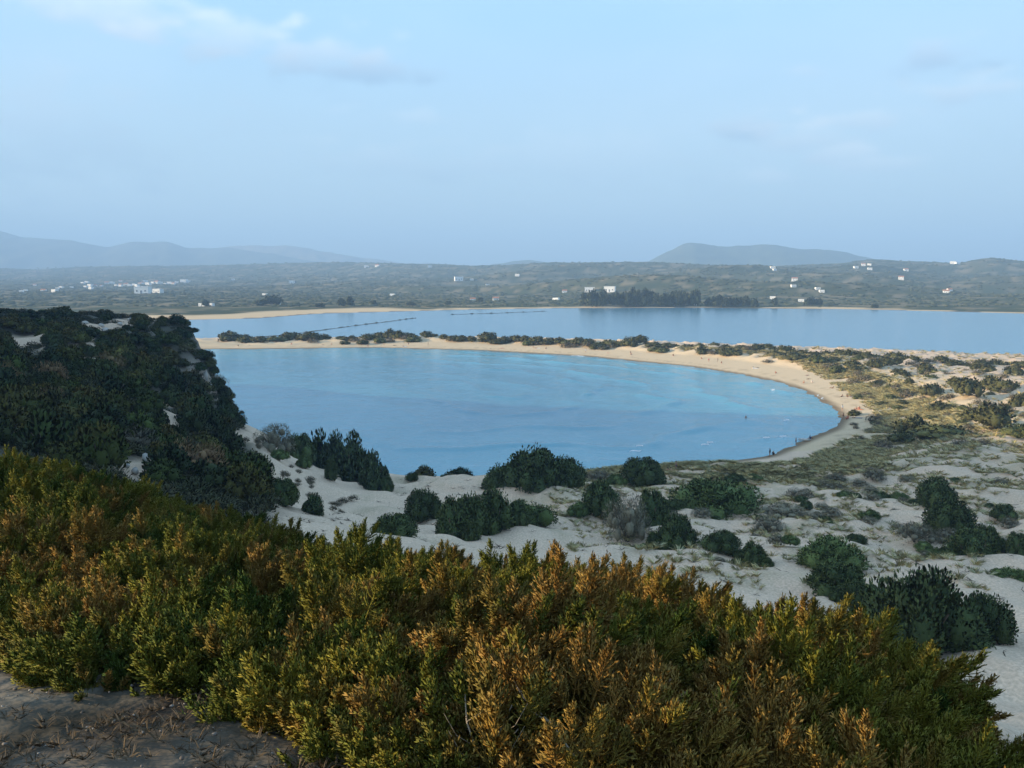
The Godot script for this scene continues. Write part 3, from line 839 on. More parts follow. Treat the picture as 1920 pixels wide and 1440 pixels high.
func build_far() -> void:
	# one sheet to the horizon, on rings round the viewer
	var n := noise(51, 0.006, 4); var n2 := noise(53, 0.02, 3)
	var m := MB.new()
	var az := []
	for k in 61: az.append(lerpf(-180.0, -40.0, pow(k / 60.0, 0.7)))
	for k in range(1, 330): az.append(-40.0 + 80.0 * k / 330.0)
	for k in 61: az.append(lerpf(40.0, 180.0, pow(k / 60.0, 1.4)))
	var rr := []
	var r := 330.0
	while r < 9000.0:
		rr.append(r)
		r *= 1.016 if r < 4500.0 else 1.08
	var nr := rr.size()
	for a in az:
		for q in rr:
			var x: float = sin(deg_to_rad(a)) * q; var d: float = cos(deg_to_rad(a)) * q
			var h := 1.0
			if d > 0.0: h = far_height(x, d) if d > 300.0 else minf(1.2, 0.02 * edge_distance(lagoon_edge, Vector2(x, d)))
			if absf(x) < 350.0 and d > -130.0 and d < 556.0: h = minf(h, -4.6)
			elif q < 500.0: h = minf(h, 0.8)
			var e := n.get_noise_2d(x, d); var e2 := n2.get_noise_2d(x, d)
			var c := Color(0.055, 0.066, 0.032).lerp(Color(0.095, 0.092, 0.048), sstep(-0.3, 0.4, e + 0.5 * e2))
			c = c.lerp(Color(0.26, 0.20, 0.125), 0.7 * sstep(0.16, 0.4, e2 + 0.5 * n.get_noise_2d(x * 2.5, d * 4.0)))
			var l := edge_distance(lagoon_edge, Vector2(x, d)) if d < 1100.0 else 999.0
			var strip := 26.0 + 26.0 * e + 48.0 * sstep(-80.0, -160.0, x)
			if l < strip: c = Color(0.60, 0.44, 0.27).lerp(c, sstep(strip * 0.7, strip, l))
			if l < 5.0: c = Color(0.16, 0.13, 0.10)
			m.vert(v(x, h, -d), Vector3.UP, c)
	var na := az.size()
	for i in na:       # normals from the neighbours
		for j in nr:
			var i0 := maxi(i - 1, 0) * nr + j; var i1 := mini(i + 1, na - 1) * nr + j
			var t := m.v[i1] - m.v[i0]; var u := m.v[i * nr + mini(j + 1, nr - 1)] - m.v[i * nr + maxi(j - 1, 0)]
			var g := t.cross(u).normalized()
			m.n[i * nr + j] = g if g.y > 0.0 else -g
	for i in na - 1:
		for j in nr - 1:
			m.quad(i * nr + j, (i + 1) * nr + j, (i + 1) * nr + j + 1, i * nr + j + 1)
	var earth := paint(Color.WHITE, 1.0)
	earth.metallic_specular = 0.1
	tag(put("plain_and_hills", m.mesh(), earth), "green coastal plain rising to low scrubby hills beyond the lagoon", "", "", "structure")
	# far mountains: bearing (tangent), crest height; each a ridge with a front, a back and gullies
	mountain("far_mountain", 7000.0, 1300.0, [Vector2(-0.8684, 203), Vector2(-0.7478, 326), Vector2(-0.6571, 469), Vector2(-0.5692, 375), Vector2(-0.5460, 326), Vector2(-0.4928, 297), Vector2(-0.4517, 244), Vector2(-0.4276, 285), Vector2(-0.3860, 289), Vector2(-0.3626, 236), Vector2(-0.3151, 236), Vector2(-0.2618, 178), Vector2(-0.2144, 120), Vector2(-0.1551, 58)], 61, Color(0.11, 0.12, 0.09))
	mountain("far_mountain", 7800.0, 1100.0, [Vector2(-0.3932, 130), Vector2(-0.3449, 240), Vector2(-0.3150, 272), Vector2(-0.2852, 286), Vector2(-0.2496, 277), Vector2(-0.2141, 235), Vector2(-0.1785, 185), Vector2(-0.1429, 144), Vector2(-0.0954, 84)], 67, Color(0.24, 0.20, 0.15))
	mountain("far_mountain", 5200.0, 900.0, [Vector2(0.1134, 32), Vector2(0.1519, 102), Vector2(0.1725, 160), Vector2(0.1902, 200), Vector2(0.2020, 215), Vector2(0.2198, 203), Vector2(0.2377, 194), Vector2(0.2615, 200), Vector2(0.2852, 206), Vector2(0.3031, 194), Vector2(0.3210, 182), Vector2(0.3628, 164), Vector2(0.3929, 130), Vector2(0.4288, 108), Vector2(0.4707, 90), Vector2(0.5127, 68)], 71, Color(0.085, 0.10, 0.06))
	mountain("far_mountain", 5600.0, 800.0, [Vector2(-0.0477, 71), Vector2(-0.0119, 97), Vector2(0.0149, 114), Vector2(0.0238, 114), Vector2(0.0417, 101), Vector2(0.0835, 71)], 73, Color(0.085, 0.10, 0.06))
	# scrub and olive trees over the plain and hills, too many and too far to tell apart
	rng.seed = 91
	var homes := []
	for q in HOMES: homes.append(Vector2(q[0] / q[1], q[1]))
	var blob := MB.new()
	ball(blob, v(0, 0.42, 0), v(0.62, 0.55, 0.62), Color.WHITE, 0.16)
	var where := []; var tints := []
	var tries := 0
	while where.size() < 14000 and tries < 100000:
		tries += 1
		var a := tan(deg_to_rad(rnd(-33.0, 33.0)))
		var d := 940.0 * pow(4.4, pow(rnd(0.0, 1.0), 0.9))
		var x := a * d
		var rg := ridge_at(a)
		if d > rg.x + 150.0: continue
		var e := n.get_noise_2d(x * 1.5, d * 2.5)
		if rnd(-0.25, 0.35) > e + 0.12: continue
		if n2.get_noise_2d(x, d) + 0.5 * n.get_noise_2d(x * 2.5, d * 4.0) > 0.18: continue
		var l := edge_distance(lagoon_edge, Vector2(x, d)) if d < 1150.0 else 999.0
		if l < 30.0 + 40.0 * sstep(-80.0, -160.0, x): continue
		var s := rnd(2.0, 4.6) * (1.0 + 0.25 * (d - 950.0) / 2000.0)
		if l < 60.0: s *= 0.6
		var clear := true
		for q in homes:
			if absf(q.x - x / d) < 0.0065 and d > q.y - 420.0 and d < q.y + 30.0: clear = false; break
		if not clear: continue
		where.append(Transform3D(Basis(Vector3.UP, rnd(0, TAU)).scaled(v(s * rnd(1.0, 1.8), s * rnd(0.35, 0.6), s * rnd(1.0, 1.6))), v(x, far_height(x, d) - 0.3, -d)))
		tints.append(Color(0.058, 0.068, 0.034).lerp(Color(0.085, 0.088, 0.046), rnd(0, 1)))
	tag(many("scrub", blob.mesh(), leafy(0.9, 0.0), where, tints), "scattered olive trees and scrub over the far plain and hills", "", "", "stuff")

	# trees at the far shore
	rng.seed = 95
	var crowns := []
	for k in 4: crowns.append(crown(0, 500, 0.20, Color(0.035, 0.048, 0.022), Color(0.075, 0.085, 0.04)))
	var trunk := MB.new()
	trunk.tube([v(0, -0.1, 0), v(0.03, 0.2, 0.02), v(0, 0.45, 0)], 0.05, 0.03, 5, Color(0.16, 0.13, 0.1), Color(0.16, 0.13, 0.1))
	trunk.tube([v(0.02, 0.2, 0), v(0.16, 0.42, 0.05), v(0.24, 0.6, 0.1)], 0.03, 0.012, 4, Color(0.16, 0.13, 0.1), Color(0.16, 0.13, 0.1))
	var tm := trunk.mesh()
	var trees := [[-325.9, 945.5, 8, 6.8], [-267.4, 991.4, 23.8, 9.5], [-274.8, 975.6, 17.6, 5.9], [-181.4, 945.5, 10.2, 8], [-175, 960.3, 10.4, 9.2], [-198, 917.1, 11, 4.4], [-37.9, 1053.5, 8.9, 6.3], [80.8, 998.3, 13.2, 10.8],
		[80, 976.9, 9.7, 13.9], [86.2, 982, 12.5, 11.1], [86.9, 962.5, 14.3, 16.8], [91.8, 962.9, 14.4, 12.5], [97.1, 959.2, 10.6, 13.3], [102.6, 998.3, 10.6, 16.4], [106.8, 992.9, 14.4, 11], [112.4, 996.5, 10.2, 12.4],
		[112.2, 964.3, 10.1, 14.8], [118.5, 976.1, 11.4, 11.6], [121.2, 966.9, 13, 14.7], [125.5, 963.3, 13, 14.3], [127.9, 962.3, 12, 11.7], [133.9, 986, 15.2, 16.9], [137, 970.5, 9.8, 16.5], [141.4, 964.3, 14.7, 12.3],
		[147.3, 989.4, 9.9, 16.1], [150.8, 989, 14.2, 17], [156, 994, 13.4, 14.4], [159.6, 981.2, 10.4, 12.6], [161.2, 964.3, 12.4, 10.5], [165.6, 966.6, 12.8, 12.2], [171.1, 984.1, 9.8, 12.1], [172.4, 969.3, 12.3, 11.1],
		[177.9, 973.7, 14.2, 14.6], [181.2, 966.3, 9.3, 15.7], [192.6, 1000, 11.8, 13.3], [192.6, 986.6, 14.1, 13.3], [198.9, 993.6, 12.7, 11.6], [199.4, 970.2, 14.5, 17.3], [215.5, 971.4, 11.7, 8], [224.6, 993.3, 8.7, 8.4],
		[222.7, 961.9, 8.9, 11.3], [225.5, 964.3, 11.4, 10.2], [229.6, 959.4, 11.6, 9.3], [237.2, 968.4, 10.3, 8.7], [240.1, 961.4, 9.7, 8.5], [244.7, 963.1, 10.6, 8.8], [254.1, 990.6, 12.2, 8], [258.9, 986.7, 9.6, 9.9],
		[258.2, 965, 8.9, 7.2], [260.5, 955.3, 9.2, 8.2], [287.2, 973.6, 8.2, 8.2], [329, 980.1, 13, 8.3], [337.5, 979.3, 8.2, 7.1], [377.1, 924.9, 7.8, 4.4], [-154.5, 991.4, 8.3, 4.8], [-111.1, 975.6, 10.6, 4.1],
		[-71.3, 991.4, 9.5, 4.2]]
	trees.sort_custom(func(a, b): return a[0] / a[1] < b[0] / b[1])
	for k in trees.size():
		var t: Array = trees[k]
		var o := root_at("tree", on_land(t[0], t[1]), rnd(0, TAU))
		var grove: bool = t[0] > 70.0 and t[0] < 175.0
		var grove2: bool = t[0] > 195.0 and t[0] < 262.0
		tag(o, "dark tree on the far lagoon shore, %s from the left%s" % [ordinal(k + 1), ", in the big grove" if grove else ", in the smaller grove" if grove2 else ""], "tree", "trees on the far lagoon shore")
		var cr := put("crown", crowns[rng.randi() % 4], leaf_mat, o)
		cr.position.y = 0.14
		put("trunk", tm, bark_mat, o)
		o.scale = v(t[2] * 0.55, t[3] * 0.95, t[2] * 0.55)

func mountain(called: String, dist: float, wide: float, crest: Array, s: int, c: Color) -> void:
	var n := noise(s, 0.0016, 5); var n2 := noise(s + 1, 0.004, 4)
	var m := MB.new()
	var na := 130; var nd := 26
	var a0: float = crest[0].x; var a1: float = crest[-1].x
	for i in na:
		var a := lerpf(a0, a1, float(i) / (na - 1))
		var top := 0.0
		for k in crest.size() - 1:
			if a >= crest[k].x and a <= crest[k + 1].x:
				top = lerpf(crest[k].y, crest[k + 1].y, (a - crest[k].x) / (crest[k + 1].x - crest[k].x))
		for j in nd:
			var t := 2.0 * j / (nd - 1) - 1.0
			var d := dist + wide * t
			var x := a * d
			var f := pow(maxf(0.0, 1.0 - absf(t)), 1.15)
			var rid := absf(n.get_noise_2d(x, d * 0.6))
			var h := top * f * (1.0 - 0.9 * rid * (1.0 - f)) + 14.0 * n2.get_noise_2d(x, d) * f - 12.0 * (1.0 - f)
			var cc := c * (1.0 + 0.5 * n2.get_noise_2d(x * 2.0, d * 2.0))
			cc.a = 1.0
			m.vert(v(x, h, -d), Vector3.UP, cc)
	for i in na:
		for j in nd:
			var t := m.v[mini(i + 1, na - 1) * nd + j] - m.v[maxi(i - 1, 0) * nd + j]; var u := m.v[i * nd + mini(j + 1, nd - 1)] - m.v[i * nd + maxi(j - 1, 0)]
			var g := t.cross(u).normalized()
			m.n[i * nd + j] = g if g.y > 0.0 else -g
	for i in na - 1:
		for j in nd - 1:
			m.quad(i * nd + j, (i + 1) * nd + j, (i + 1) * nd + j + 1, i * nd + j + 1)
	tag(put(called, m.mesh(), paint(Color.WHITE, 1.0)), "", "", "", "structure")

# houses beyond the lagoon: x, distance, width
const HOMES := [[-862, 1567, 3.8], [-937, 1718, 5.2], [-1160, 2169, 6.5], [-878, 1672, 8], [-791, 1543, 8.4], [-985, 1933, 5.8], [-1042, 2062, 7.4], [-1018, 2062, 6.2],
		[-1206, 2510, 9.1], [-1266, 2659, 9.6], [-1019, 2133, 7.7], [-1049, 2221, 10.7], [-912, 1933, 8.1], [-1040, 2225, 8], [-1026, 2229, 6.7], [-1158, 2553, 10.7],
		[-1147, 2558, 12.3], [-1003, 2262, 6.8], [-977, 2228, 8], [-990, 2290, 9.6], [-966, 2255, 8.1], [-967, 2285, 8.2], [-928, 2209, 9.3], [-1052, 2526, 9.1],
		[-1061, 2565, 7.7], [-1093, 2663, 11.2], [-943, 2314, 11.1], [-1043, 2596, 9.4], [-1032, 2596, 12.5], [-1022, 2596, 9.4], [-974, 2507, 7.5], [-976, 2548, 12.3],
		[-941, 2483, 9], [-991, 2638, 7.9], [-984, 2679, 16.1], [-974, 2682, 11.3], [-1208, 2755, 8.3], [-581, 1404, 19.4], [-570, 1436, 12.1], [-334, 960, 4],
		[-325, 960, 4.6], [-577, 2339, 12.7], [-871, 2789, 8.4], [-390, 1406, 5.9], [-266, 1008, 4.8], [-268, 2922, 12.3], [-526, 3231, 13.6], [-479, 3187, 13.4],
		[-184, 1374, 6.6], [-125, 2094, 17.6], [-94, 2099, 7.6], [-56, 2032, 7.3], [-50, 1134, 6.1], [-21, 1152, 6.9], [84, 1422, 6.8], [57, 1148, 6.9],
		[119, 1369, 13.2], [147, 1339, 14.5], [135, 1002, 9.3], [13, 2145, 9], [570, 1956, 9.4], [565, 1924, 6.9], [534, 1687, 9.1], [388, 1230, 4.4],
		[415, 1211, 5.1], [414, 1192, 5], [328, 1121, 6.1], [348, 1072, 5.8], [808, 2102, 8.8], [841, 2142, 7.7], [861, 2156, 7.8], [834, 2085, 8.8],
		[954, 2166, 9.1], [720, 1653, 8], [1187, 2409, 13], [1176, 2363, 9.9], [629, 1292, 7], [649, 1323, 4], [205, 1003, 5.3]]
const LOOK := ["dark green rounded", "dark green spiky", "low green spreading", "grey brown thin", "olive topped rounded"]
func size_word(w: float) -> String:
	return "big" if w > 7.5 else "small" if w < 3.0 else "medium"

func build_plants() -> void:
	rng.seed = 101
	bark_mat = paint(Color.WHITE, 0.95)
	leaf_mat = leafy(0.8, 0.16)
	stem_mesh = stems(5)
	var dark := Color(0.022, 0.034, 0.014); var green := Color(0.060, 0.075, 0.026)
	var tones := [[dark, green], [Color(0.020, 0.032, 0.016), Color(0.050, 0.066, 0.026)], [Color(0.034, 0.052, 0.018), Color(0.085, 0.105, 0.034)], [Color(0.075, 0.070, 0.050), Color(0.14, 0.125, 0.085)], [dark, Color(0.07, 0.075, 0.025)]]
	for k in 5:
		var a := []; var b := []
		for j in 5:
			var warm: Color = [Color(1, 1, 1), Color(1.7, 1.35, 0.9), Color(0.75, 0.9, 0.95), Color(1.25, 1.3, 0.9), Color(2.1, 1.5, 1.1)][j]
			a.append(crown(k, 1500 if k != 3 else 1100, 0.10, tones[k][0] * warm, tones[k][1] * warm))
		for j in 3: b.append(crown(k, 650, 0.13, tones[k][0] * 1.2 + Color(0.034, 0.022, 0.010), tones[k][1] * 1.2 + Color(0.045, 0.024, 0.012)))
		var f := []
		for j in 3: f.append(crown(k, 8500 if k != 3 else 5200, 0.052, tones[k][0] * (1.9 + 0.3 * j), tones[k][1] * (1.9 + 0.3 * j)))
		crown_kinds.append(a); small_kinds.append(b); fine_kinds.append(f)
	var zones := []
	zones.append(["juniper", [[-1.1, 120, 7.9, 4.5, 0], [2.9, 118.5, 10.2, 7.3, 0], [7.4, 119.7, 7.1, 5, 0], [-10, 97.8, 5.5, 4.1, 0], [-5.5, 81.1, 4.8, 4.9, 0], [-3.7, 82.7, 4.8, 4.7, 0], [-1.6, 84.5, 5.3, 5.1, 0], [1.4, 89.9, 6.5, 2.9, 2],
		[9.8, 96.1, 5.4, 4.4, 0], [11.5, 85.4, 6.1, 5.2, 3], [14.6, 90.3, 4.5, 4.7, 0], [15.6, 82.4, 5, 4.1, 0], [19.3, 128.6, 8.4, 4.3, 0], [13.1, 131.9, 5.8, 2.3, 3], [24.8, 104.2, 11.9, 4.8, 2], [24.1, 111.7, 4.4, 3, 0],
		[-14.4, 142.3, 4.4, 2.9, 0], [-8.7, 144.6, 5.4, 2.3, 0], [-9.4, 69.3, 4.7, 2.4, 0], [19.1, 78.7, 4.6, 2.1, 0], [19.8, 70.5, 2.8, 2.5, 0], [26.1, 69.9, 6.8, 2.9, 2], [22.9, 59.8, 5.2, 2.8, 0], [21.1, 44.3, 6.8, 5, 0],
		[25.7, 46, 3.6, 3, 0], [20.8, 48.8, 4.2, 3.3, 0], [50.1, 102.4, 5.8, 4.1, 0], [44.1, 87.1, 6.3, 3.9, 0], [39.2, 73.8, 4.8, 3.3, 0], [42.4, 77.1, 3.5, 3.4, 0], [44.4, 75.6, 2.6, 2.5, 0], [55.5, 97.6, 3.5, 2, 0],
		[47.9, 112.7, 3.9, 2, 0], [39.5, 84.1, 5, 2.2, 3], [42.4, 84, 3.3, 1.7, 3], [38.6, 65.9, 3.2, 1.3, 2], [23, 57.5, 2.7, 1.9, 0], [-32, 117.5, 7.2, 4.6, 3], [-32, 130.7, 6.1, 4.8, 0], [-30.3, 137, 6.4, 6.1, 1],
		[-27.2, 134.2, 6.3, 7.2, 1], [-23.1, 126.2, 6.5, 7.5, 1], [-19.4, 121.1, 5.1, 5.7, 1], [-21.6, 127.5, 6, 5.2, 0], [-19.7, 74.2, 3.7, 2.5, 0], [-23.7, 78.7, 5.5, 3.7, 0], [-17.1, 75.1, 2.9, 2, 1], [33.4, 94.9, 3, 1.4, 3],
		[31.7, 100.7, 7.1, 2, 3], [27.6, 93, 4.4, 2.1, 3], [43.1, 111.1, 3.5, 1.9, 3], [45.1, 122.1, 4.2, 2, 3], [42.5, 94.1, 3.2, 1.5, 3], [37.5, 77.3, 2.4, 1.2, 3], [37.8, 113.6, 5.3, 2.3, 3], [33.6, 83.9, 2.7, 1.2, 0],
		[10.9, 96.3, 2.6, 1.2, 3], [25.9, 122.1, 3.4, 1.4, 3], [50, 124.8, 3.2, 1.1, 3], [70.4, 124.8, 4.1, 1.4, 3], [17.4, 72.6, 2, 0.7, 3], [35.4, 125.5, 2, 0.7, 2], [44.8, 90.8, 2.5, 0.8, 2], [32.5, 102.9, 1.5, 0.7, 3],
		[37.9, 113.7, 2.4, 1.1, 3], [14, 115.9, 2, 0.9, 3], [27.7, 104.8, 3, 1, 2], [63.3, 123.9, 1.9, 0.7, 0], [47.7, 127.3, 3.5, 1.3, 3], [32.4, 102.4, 1.5, 0.7, 3], [26.5, 104.7, 1.7, 0.8, 3], [48.3, 107.1, 1.7, 0.8, 3],
		[48.8, 118, 2.7, 1.3, 3], [42.5, 110.9, 2.1, 0.8, 3], [12.2, 79.6, 1.3, 0.7, 2], [17.7, 95.4, 2.3, 1, 3], [39.2, 81.7, 2.2, 1, 2], [32.4, 87.8, 1.6, 0.8, 2], [46.1, 110.8, 3.2, 1.2, 2], [25.6, 79.1, 2.3, 0.9, 2],
		[40.2, 96.9, 2.6, 1.3, 2], [39.2, 94.8, 2.2, 1, 3], [14.8, 81.2, 2.2, 0.9, 0], [55.2, 121.6, 3.1, 1.3, 3], [17.4, 85.1, 1.2, 0.5, 3], [49.3, 110.1, 2.7, 1.1, 2], [25.4, 90, 1.6, 0.8, 3], [19.4, 72.1, 2.2, 1, 0],
		[35.6, 128.2, 1.9, 0.8, 2], [25.2, 114.5, 2.8, 1.2, 3], [15, 89.3, 2.9, 1.4, 0], [11.4, 79.5, 1.7, 0.6, 0], [38.2, 106.5, 2.6, 1, 3], [32.9, 97.6, 2.1, 1, 3], [42.5, 110.5, 2.6, 1, 2], [58.6, 105.8, 1.7, 0.6, 0],
		[25.6, 115.3, 2.7, 1.1, 3], [32.5, 126.5, 4.2, 1.6, 0], [54.2, 93.9, 2.9, 1.4, 3], [49.8, 107.1, 2.2, 0.8, 0], [11.6, 103.9, 3.1, 1.1, 3], [21.6, 98.1, 3.1, 1.3, 3], [24.4, 79.4, 2.2, 1.1, 3], [37.9, 102.2, 3.2, 1.3, 3],
		[32.2, 132, 3.3, 1.4, 3], [36.9, 110.6, 2.2, 0.8, 0], [45, 125.6, 2.3, 0.8, 3], [52.7, 126.5, 4.2, 2.1, 3], [34.2, 94.7, 2.6, 0.9, 2], [23.3, 99, 1.4, 0.5, 0], [21.5, 107.3, 3, 1.5, 3], [12.7, 123.2, 2.9, 1.1, 2],
		[35.3, 103.8, 2, 1, 0], [43.7, 110.1, 2, 0.9, 0], [45.1, 79, 1.8, 0.7, 3], [46.5, 127.5, 2, 0.9, 3], [28.2, 98.4, 1.5, 0.6, 0], [45.7, 102.9, 1.8, 0.6, 3], [57.7, 117.2, 2.4, 0.9, 2], [46.3, 84.3, 1.8, 0.8, 2],
		[45.4, 109.1, 2.8, 1.2, 3], [31.8, 133.2, 4.2, 1.7, 2], [9.5, 96, 2.5, 1, 3], [37.1, 115.6, 1.7, 0.8, 3], [27.5, 120.2, 2.2, 0.9, 3], [2.1, 121.4, 3.1, 2.1, 0], [7, 118, 5.6, 2.9, 0], [-12.2, 95.7, 2.9, 2, 0],
		[-3.7, 79.4, 2.3, 2.6, 0], [-5.7, 79.6, 2.8, 1.6, 0], [0.5, 85.4, 3.1, 2.8, 0], [-1.7, 90.6, 3.7, 1.1, 2], [7.3, 95.2, 3, 1.6, 2], [12.1, 88.4, 1.9, 2.4, 0], [13.7, 82.3, 2.1, 2, 0], [15.3, 127.2, 3.9, 1.9, 2],
		[18.7, 101.5, 5.3, 2.1, 0], [22.4, 112.2, 2.5, 1.6, 2], [-15.8, 137.2, 2.4, 1.6, 0], [-11.1, 145.2, 3, 1.3, 2], [20.5, 77, 1.7, 0.9, 0], [20.6, 69.5, 1.5, 0.9, 0], [25.2, 59.8, 2.4, 1.1, 2], [23.3, 43.9, 3.7, 1.8, 0],
		[23.8, 45.7, 1.6, 1.7, 0], [22.4, 48.7, 2, 1.3, 0], [37.4, 74.7, 2.8, 1.5, 2], [43.8, 76.9, 1.8, 1.4, 0], [49.8, 113.1, 2.2, 0.9, 0], [37.2, 65.4, 1.6, 0.7, 2], [21.9, 57.5, 1.4, 0.8, 0], [-29.7, 110.9, 3.1, 1.5, 2],
		[-28.6, 119.9, 2.7, 2, 2], [-25.2, 140.2, 3.7, 3.2, 0], [-24.3, 116.8, 2.3, 3.3, 0], [-17.5, 120.5, 2.7, 2.7, 0], [-18.9, 126.8, 3.1, 2.9, 0], [-19.9, 68.8, 1.8, 1.2, 0]], "on the near dunes", "juniper bushes on the near dunes", false, "bush"])
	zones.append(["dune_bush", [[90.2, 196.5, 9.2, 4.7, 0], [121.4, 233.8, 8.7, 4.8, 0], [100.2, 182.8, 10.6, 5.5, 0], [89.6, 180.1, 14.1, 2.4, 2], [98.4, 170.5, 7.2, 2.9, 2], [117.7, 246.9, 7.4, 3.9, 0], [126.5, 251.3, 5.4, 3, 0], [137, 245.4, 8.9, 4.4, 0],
		[136.3, 251.1, 6, 3.6, 0], [165, 289.9, 7, 3.8, 0], [161.7, 300.2, 7.2, 3.2, 0], [140.8, 300.1, 7.2, 3.2, 0], [128.5, 290.8, 5.9, 2.8, 0], [127.9, 311, 7.5, 3.4, 0], [135.3, 315.2, 6.8, 2.7, 0], [116.7, 291.9, 6, 2.5, 3],
		[113.9, 253.5, 6.1, 2.7, 3], [109.9, 225.8, 6.2, 2.7, 0], [125.5, 217.2, 5.2, 4.4, 0], [91.2, 220.1, 5.3, 2.4, 3], [83.3, 186.7, 6.7, 2.7, 2], [85.9, 181.4, 4.8, 2.6, 0], [104.8, 200, 4.8, 2.9, 0], [119.2, 220.3, 4.8, 2.6, 3],
		[115.2, 312, 7.5, 3.4, 2], [122.9, 317.5, 6.9, 3.1, 0], [77.2, 181.7, 5.5, 2.2, 3], [82, 159.5, 3.8, 1.7, 3], [86.6, 160.1, 3.5, 1.7, 3], [112, 288.7, 6.2, 2.1, 3], [115.5, 205.1, 4.9, 2.2, 3], [144.4, 290.9, 5.2, 2.1, 3],
		[140, 271.9, 5.6, 2, 3], [115.9, 270.9, 2.4, 1.9, 2], [87, 193.4, 2.3, 1.3, 0], [119.3, 302.4, 6, 1.6, 3], [96.7, 185, 3.2, 1.2, 3], [141.6, 295.3, 2.9, 1.6, 2], [145.3, 314.4, 4.1, 1.5, 3], [117.7, 208.6, 2.7, 1, 3],
		[129.1, 296.9, 3.5, 2.1, 0], [152.8, 273.4, 4.4, 1.9, 3], [112.7, 218.8, 3.5, 1.4, 2], [114.5, 244.3, 3.6, 1.8, 3], [139, 297.5, 5.7, 1.6, 2], [117.8, 299.5, 4.5, 1.9, 3], [118.9, 252.3, 2.4, 1.8, 3], [159.3, 302.8, 4.3, 2.2, 0],
		[91.1, 201.7, 3.3, 1.5, 3], [117, 208.7, 3.8, 1.5, 0], [121.8, 286.9, 2.7, 1.4, 0], [117.8, 236.1, 2.9, 1.6, 3], [92.4, 175, 3.5, 1.1, 0], [94.3, 204.8, 2.2, 1.1, 3], [104, 217.5, 3.8, 1, 2], [128.9, 226.5, 1.9, 1.8, 3],
		[130, 315.4, 4.1, 1.7, 0], [87.8, 181, 3.1, 0.8, 2], [111.2, 191, 2.1, 1, 3], [107.6, 241.9, 4.1, 1.7, 0], [115.7, 260, 4.8, 1.6, 0], [81.9, 189, 2.2, 1.3, 3], [130.5, 297.3, 4.2, 2.3, 2], [141.7, 257, 3.6, 1.2, 0],
		[84.7, 216.5, 2.8, 0.9, 3], [87.1, 174.5, 3.3, 0.8, 3], [89.3, 208.9, 1.8, 1.3, 3], [95, 188, 2.6, 0.8, 3], [96.9, 208, 2.8, 1.3, 0], [108.9, 253.2, 4.3, 1.8, 2], [134, 237.7, 4.9, 1.6, 3], [88.8, 212.1, 2.9, 1.6, 3],
		[108.9, 253.2, 3, 1.5, 3], [90.6, 232.1, 4.1, 1.6, 0], [105.6, 262.2, 5, 1.9, 3], [102, 198.3, 2.8, 1.1, 2], [116.1, 280.5, 5.5, 2.1, 0], [83, 211.2, 2, 1, 3], [121.5, 269.1, 3.2, 2, 0], [130.4, 295.2, 3.9, 1.6, 2],
		[116.8, 236.6, 4.5, 1.8, 3], [104.1, 236.9, 4.1, 1.1, 2], [156.2, 303.8, 2.6, 1.5, 3], [108.3, 222.8, 4, 1, 3], [103.9, 262.5, 3.3, 1.1, 3], [138.3, 293.4, 2.9, 2.2, 3], [91.6, 173.5, 3.4, 1.3, 3], [117.2, 212.4, 3.5, 1.4, 0],
		[117.8, 222.1, 2.9, 1.7, 3], [130.6, 239.8, 3.2, 1.4, 0], [109.9, 227, 2.5, 1.3, 0], [152, 287.4, 5.5, 1.6, 3], [117.5, 268, 4.8, 1.8, 3], [135, 310.4, 3.6, 1.5, 3], [112.5, 214.6, 4.1, 1.6, 3], [111.6, 221.8, 4.3, 1.2, 0],
		[120.5, 309.8, 5.7, 1.9, 0], [102.1, 259.3, 3.5, 1.6, 2], [132.6, 262.6, 5.2, 1.2, 0], [113, 214.3, 1.9, 1.5, 3], [92.5, 179.5, 3.1, 0.8, 3], [89.1, 215.6, 2.5, 1.1, 0], [136.5, 245.3, 4, 1.5, 2], [117.3, 281, 3.3, 2.1, 3],
		[133.9, 281.9, 5.7, 1.8, 2], [107.2, 210.6, 2.2, 1, 2], [103, 244.2, 4.8, 1.3, 0], [114.9, 276.3, 4, 1.7, 3], [105.9, 213.3, 2.9, 1.5, 3], [130.7, 294.7, 3.4, 1.6, 3], [103.1, 213.3, 2, 1.5, 0], [133.2, 294.9, 4.7, 2.1, 3],
		[77.3, 192.9, 2.5, 1.3, 3], [83.8, 204.5, 3.9, 1.1, 3], [124.6, 236.9, 4.5, 1.1, 3], [124, 309.7, 3, 2.1, 2], [104.9, 256.7, 2.9, 1.1, 3], [105.8, 205.5, 2.5, 1.1, 0]], "on the sunlit dunes right of the beach", "bushes on the sunlit dunes", true, "bush"])
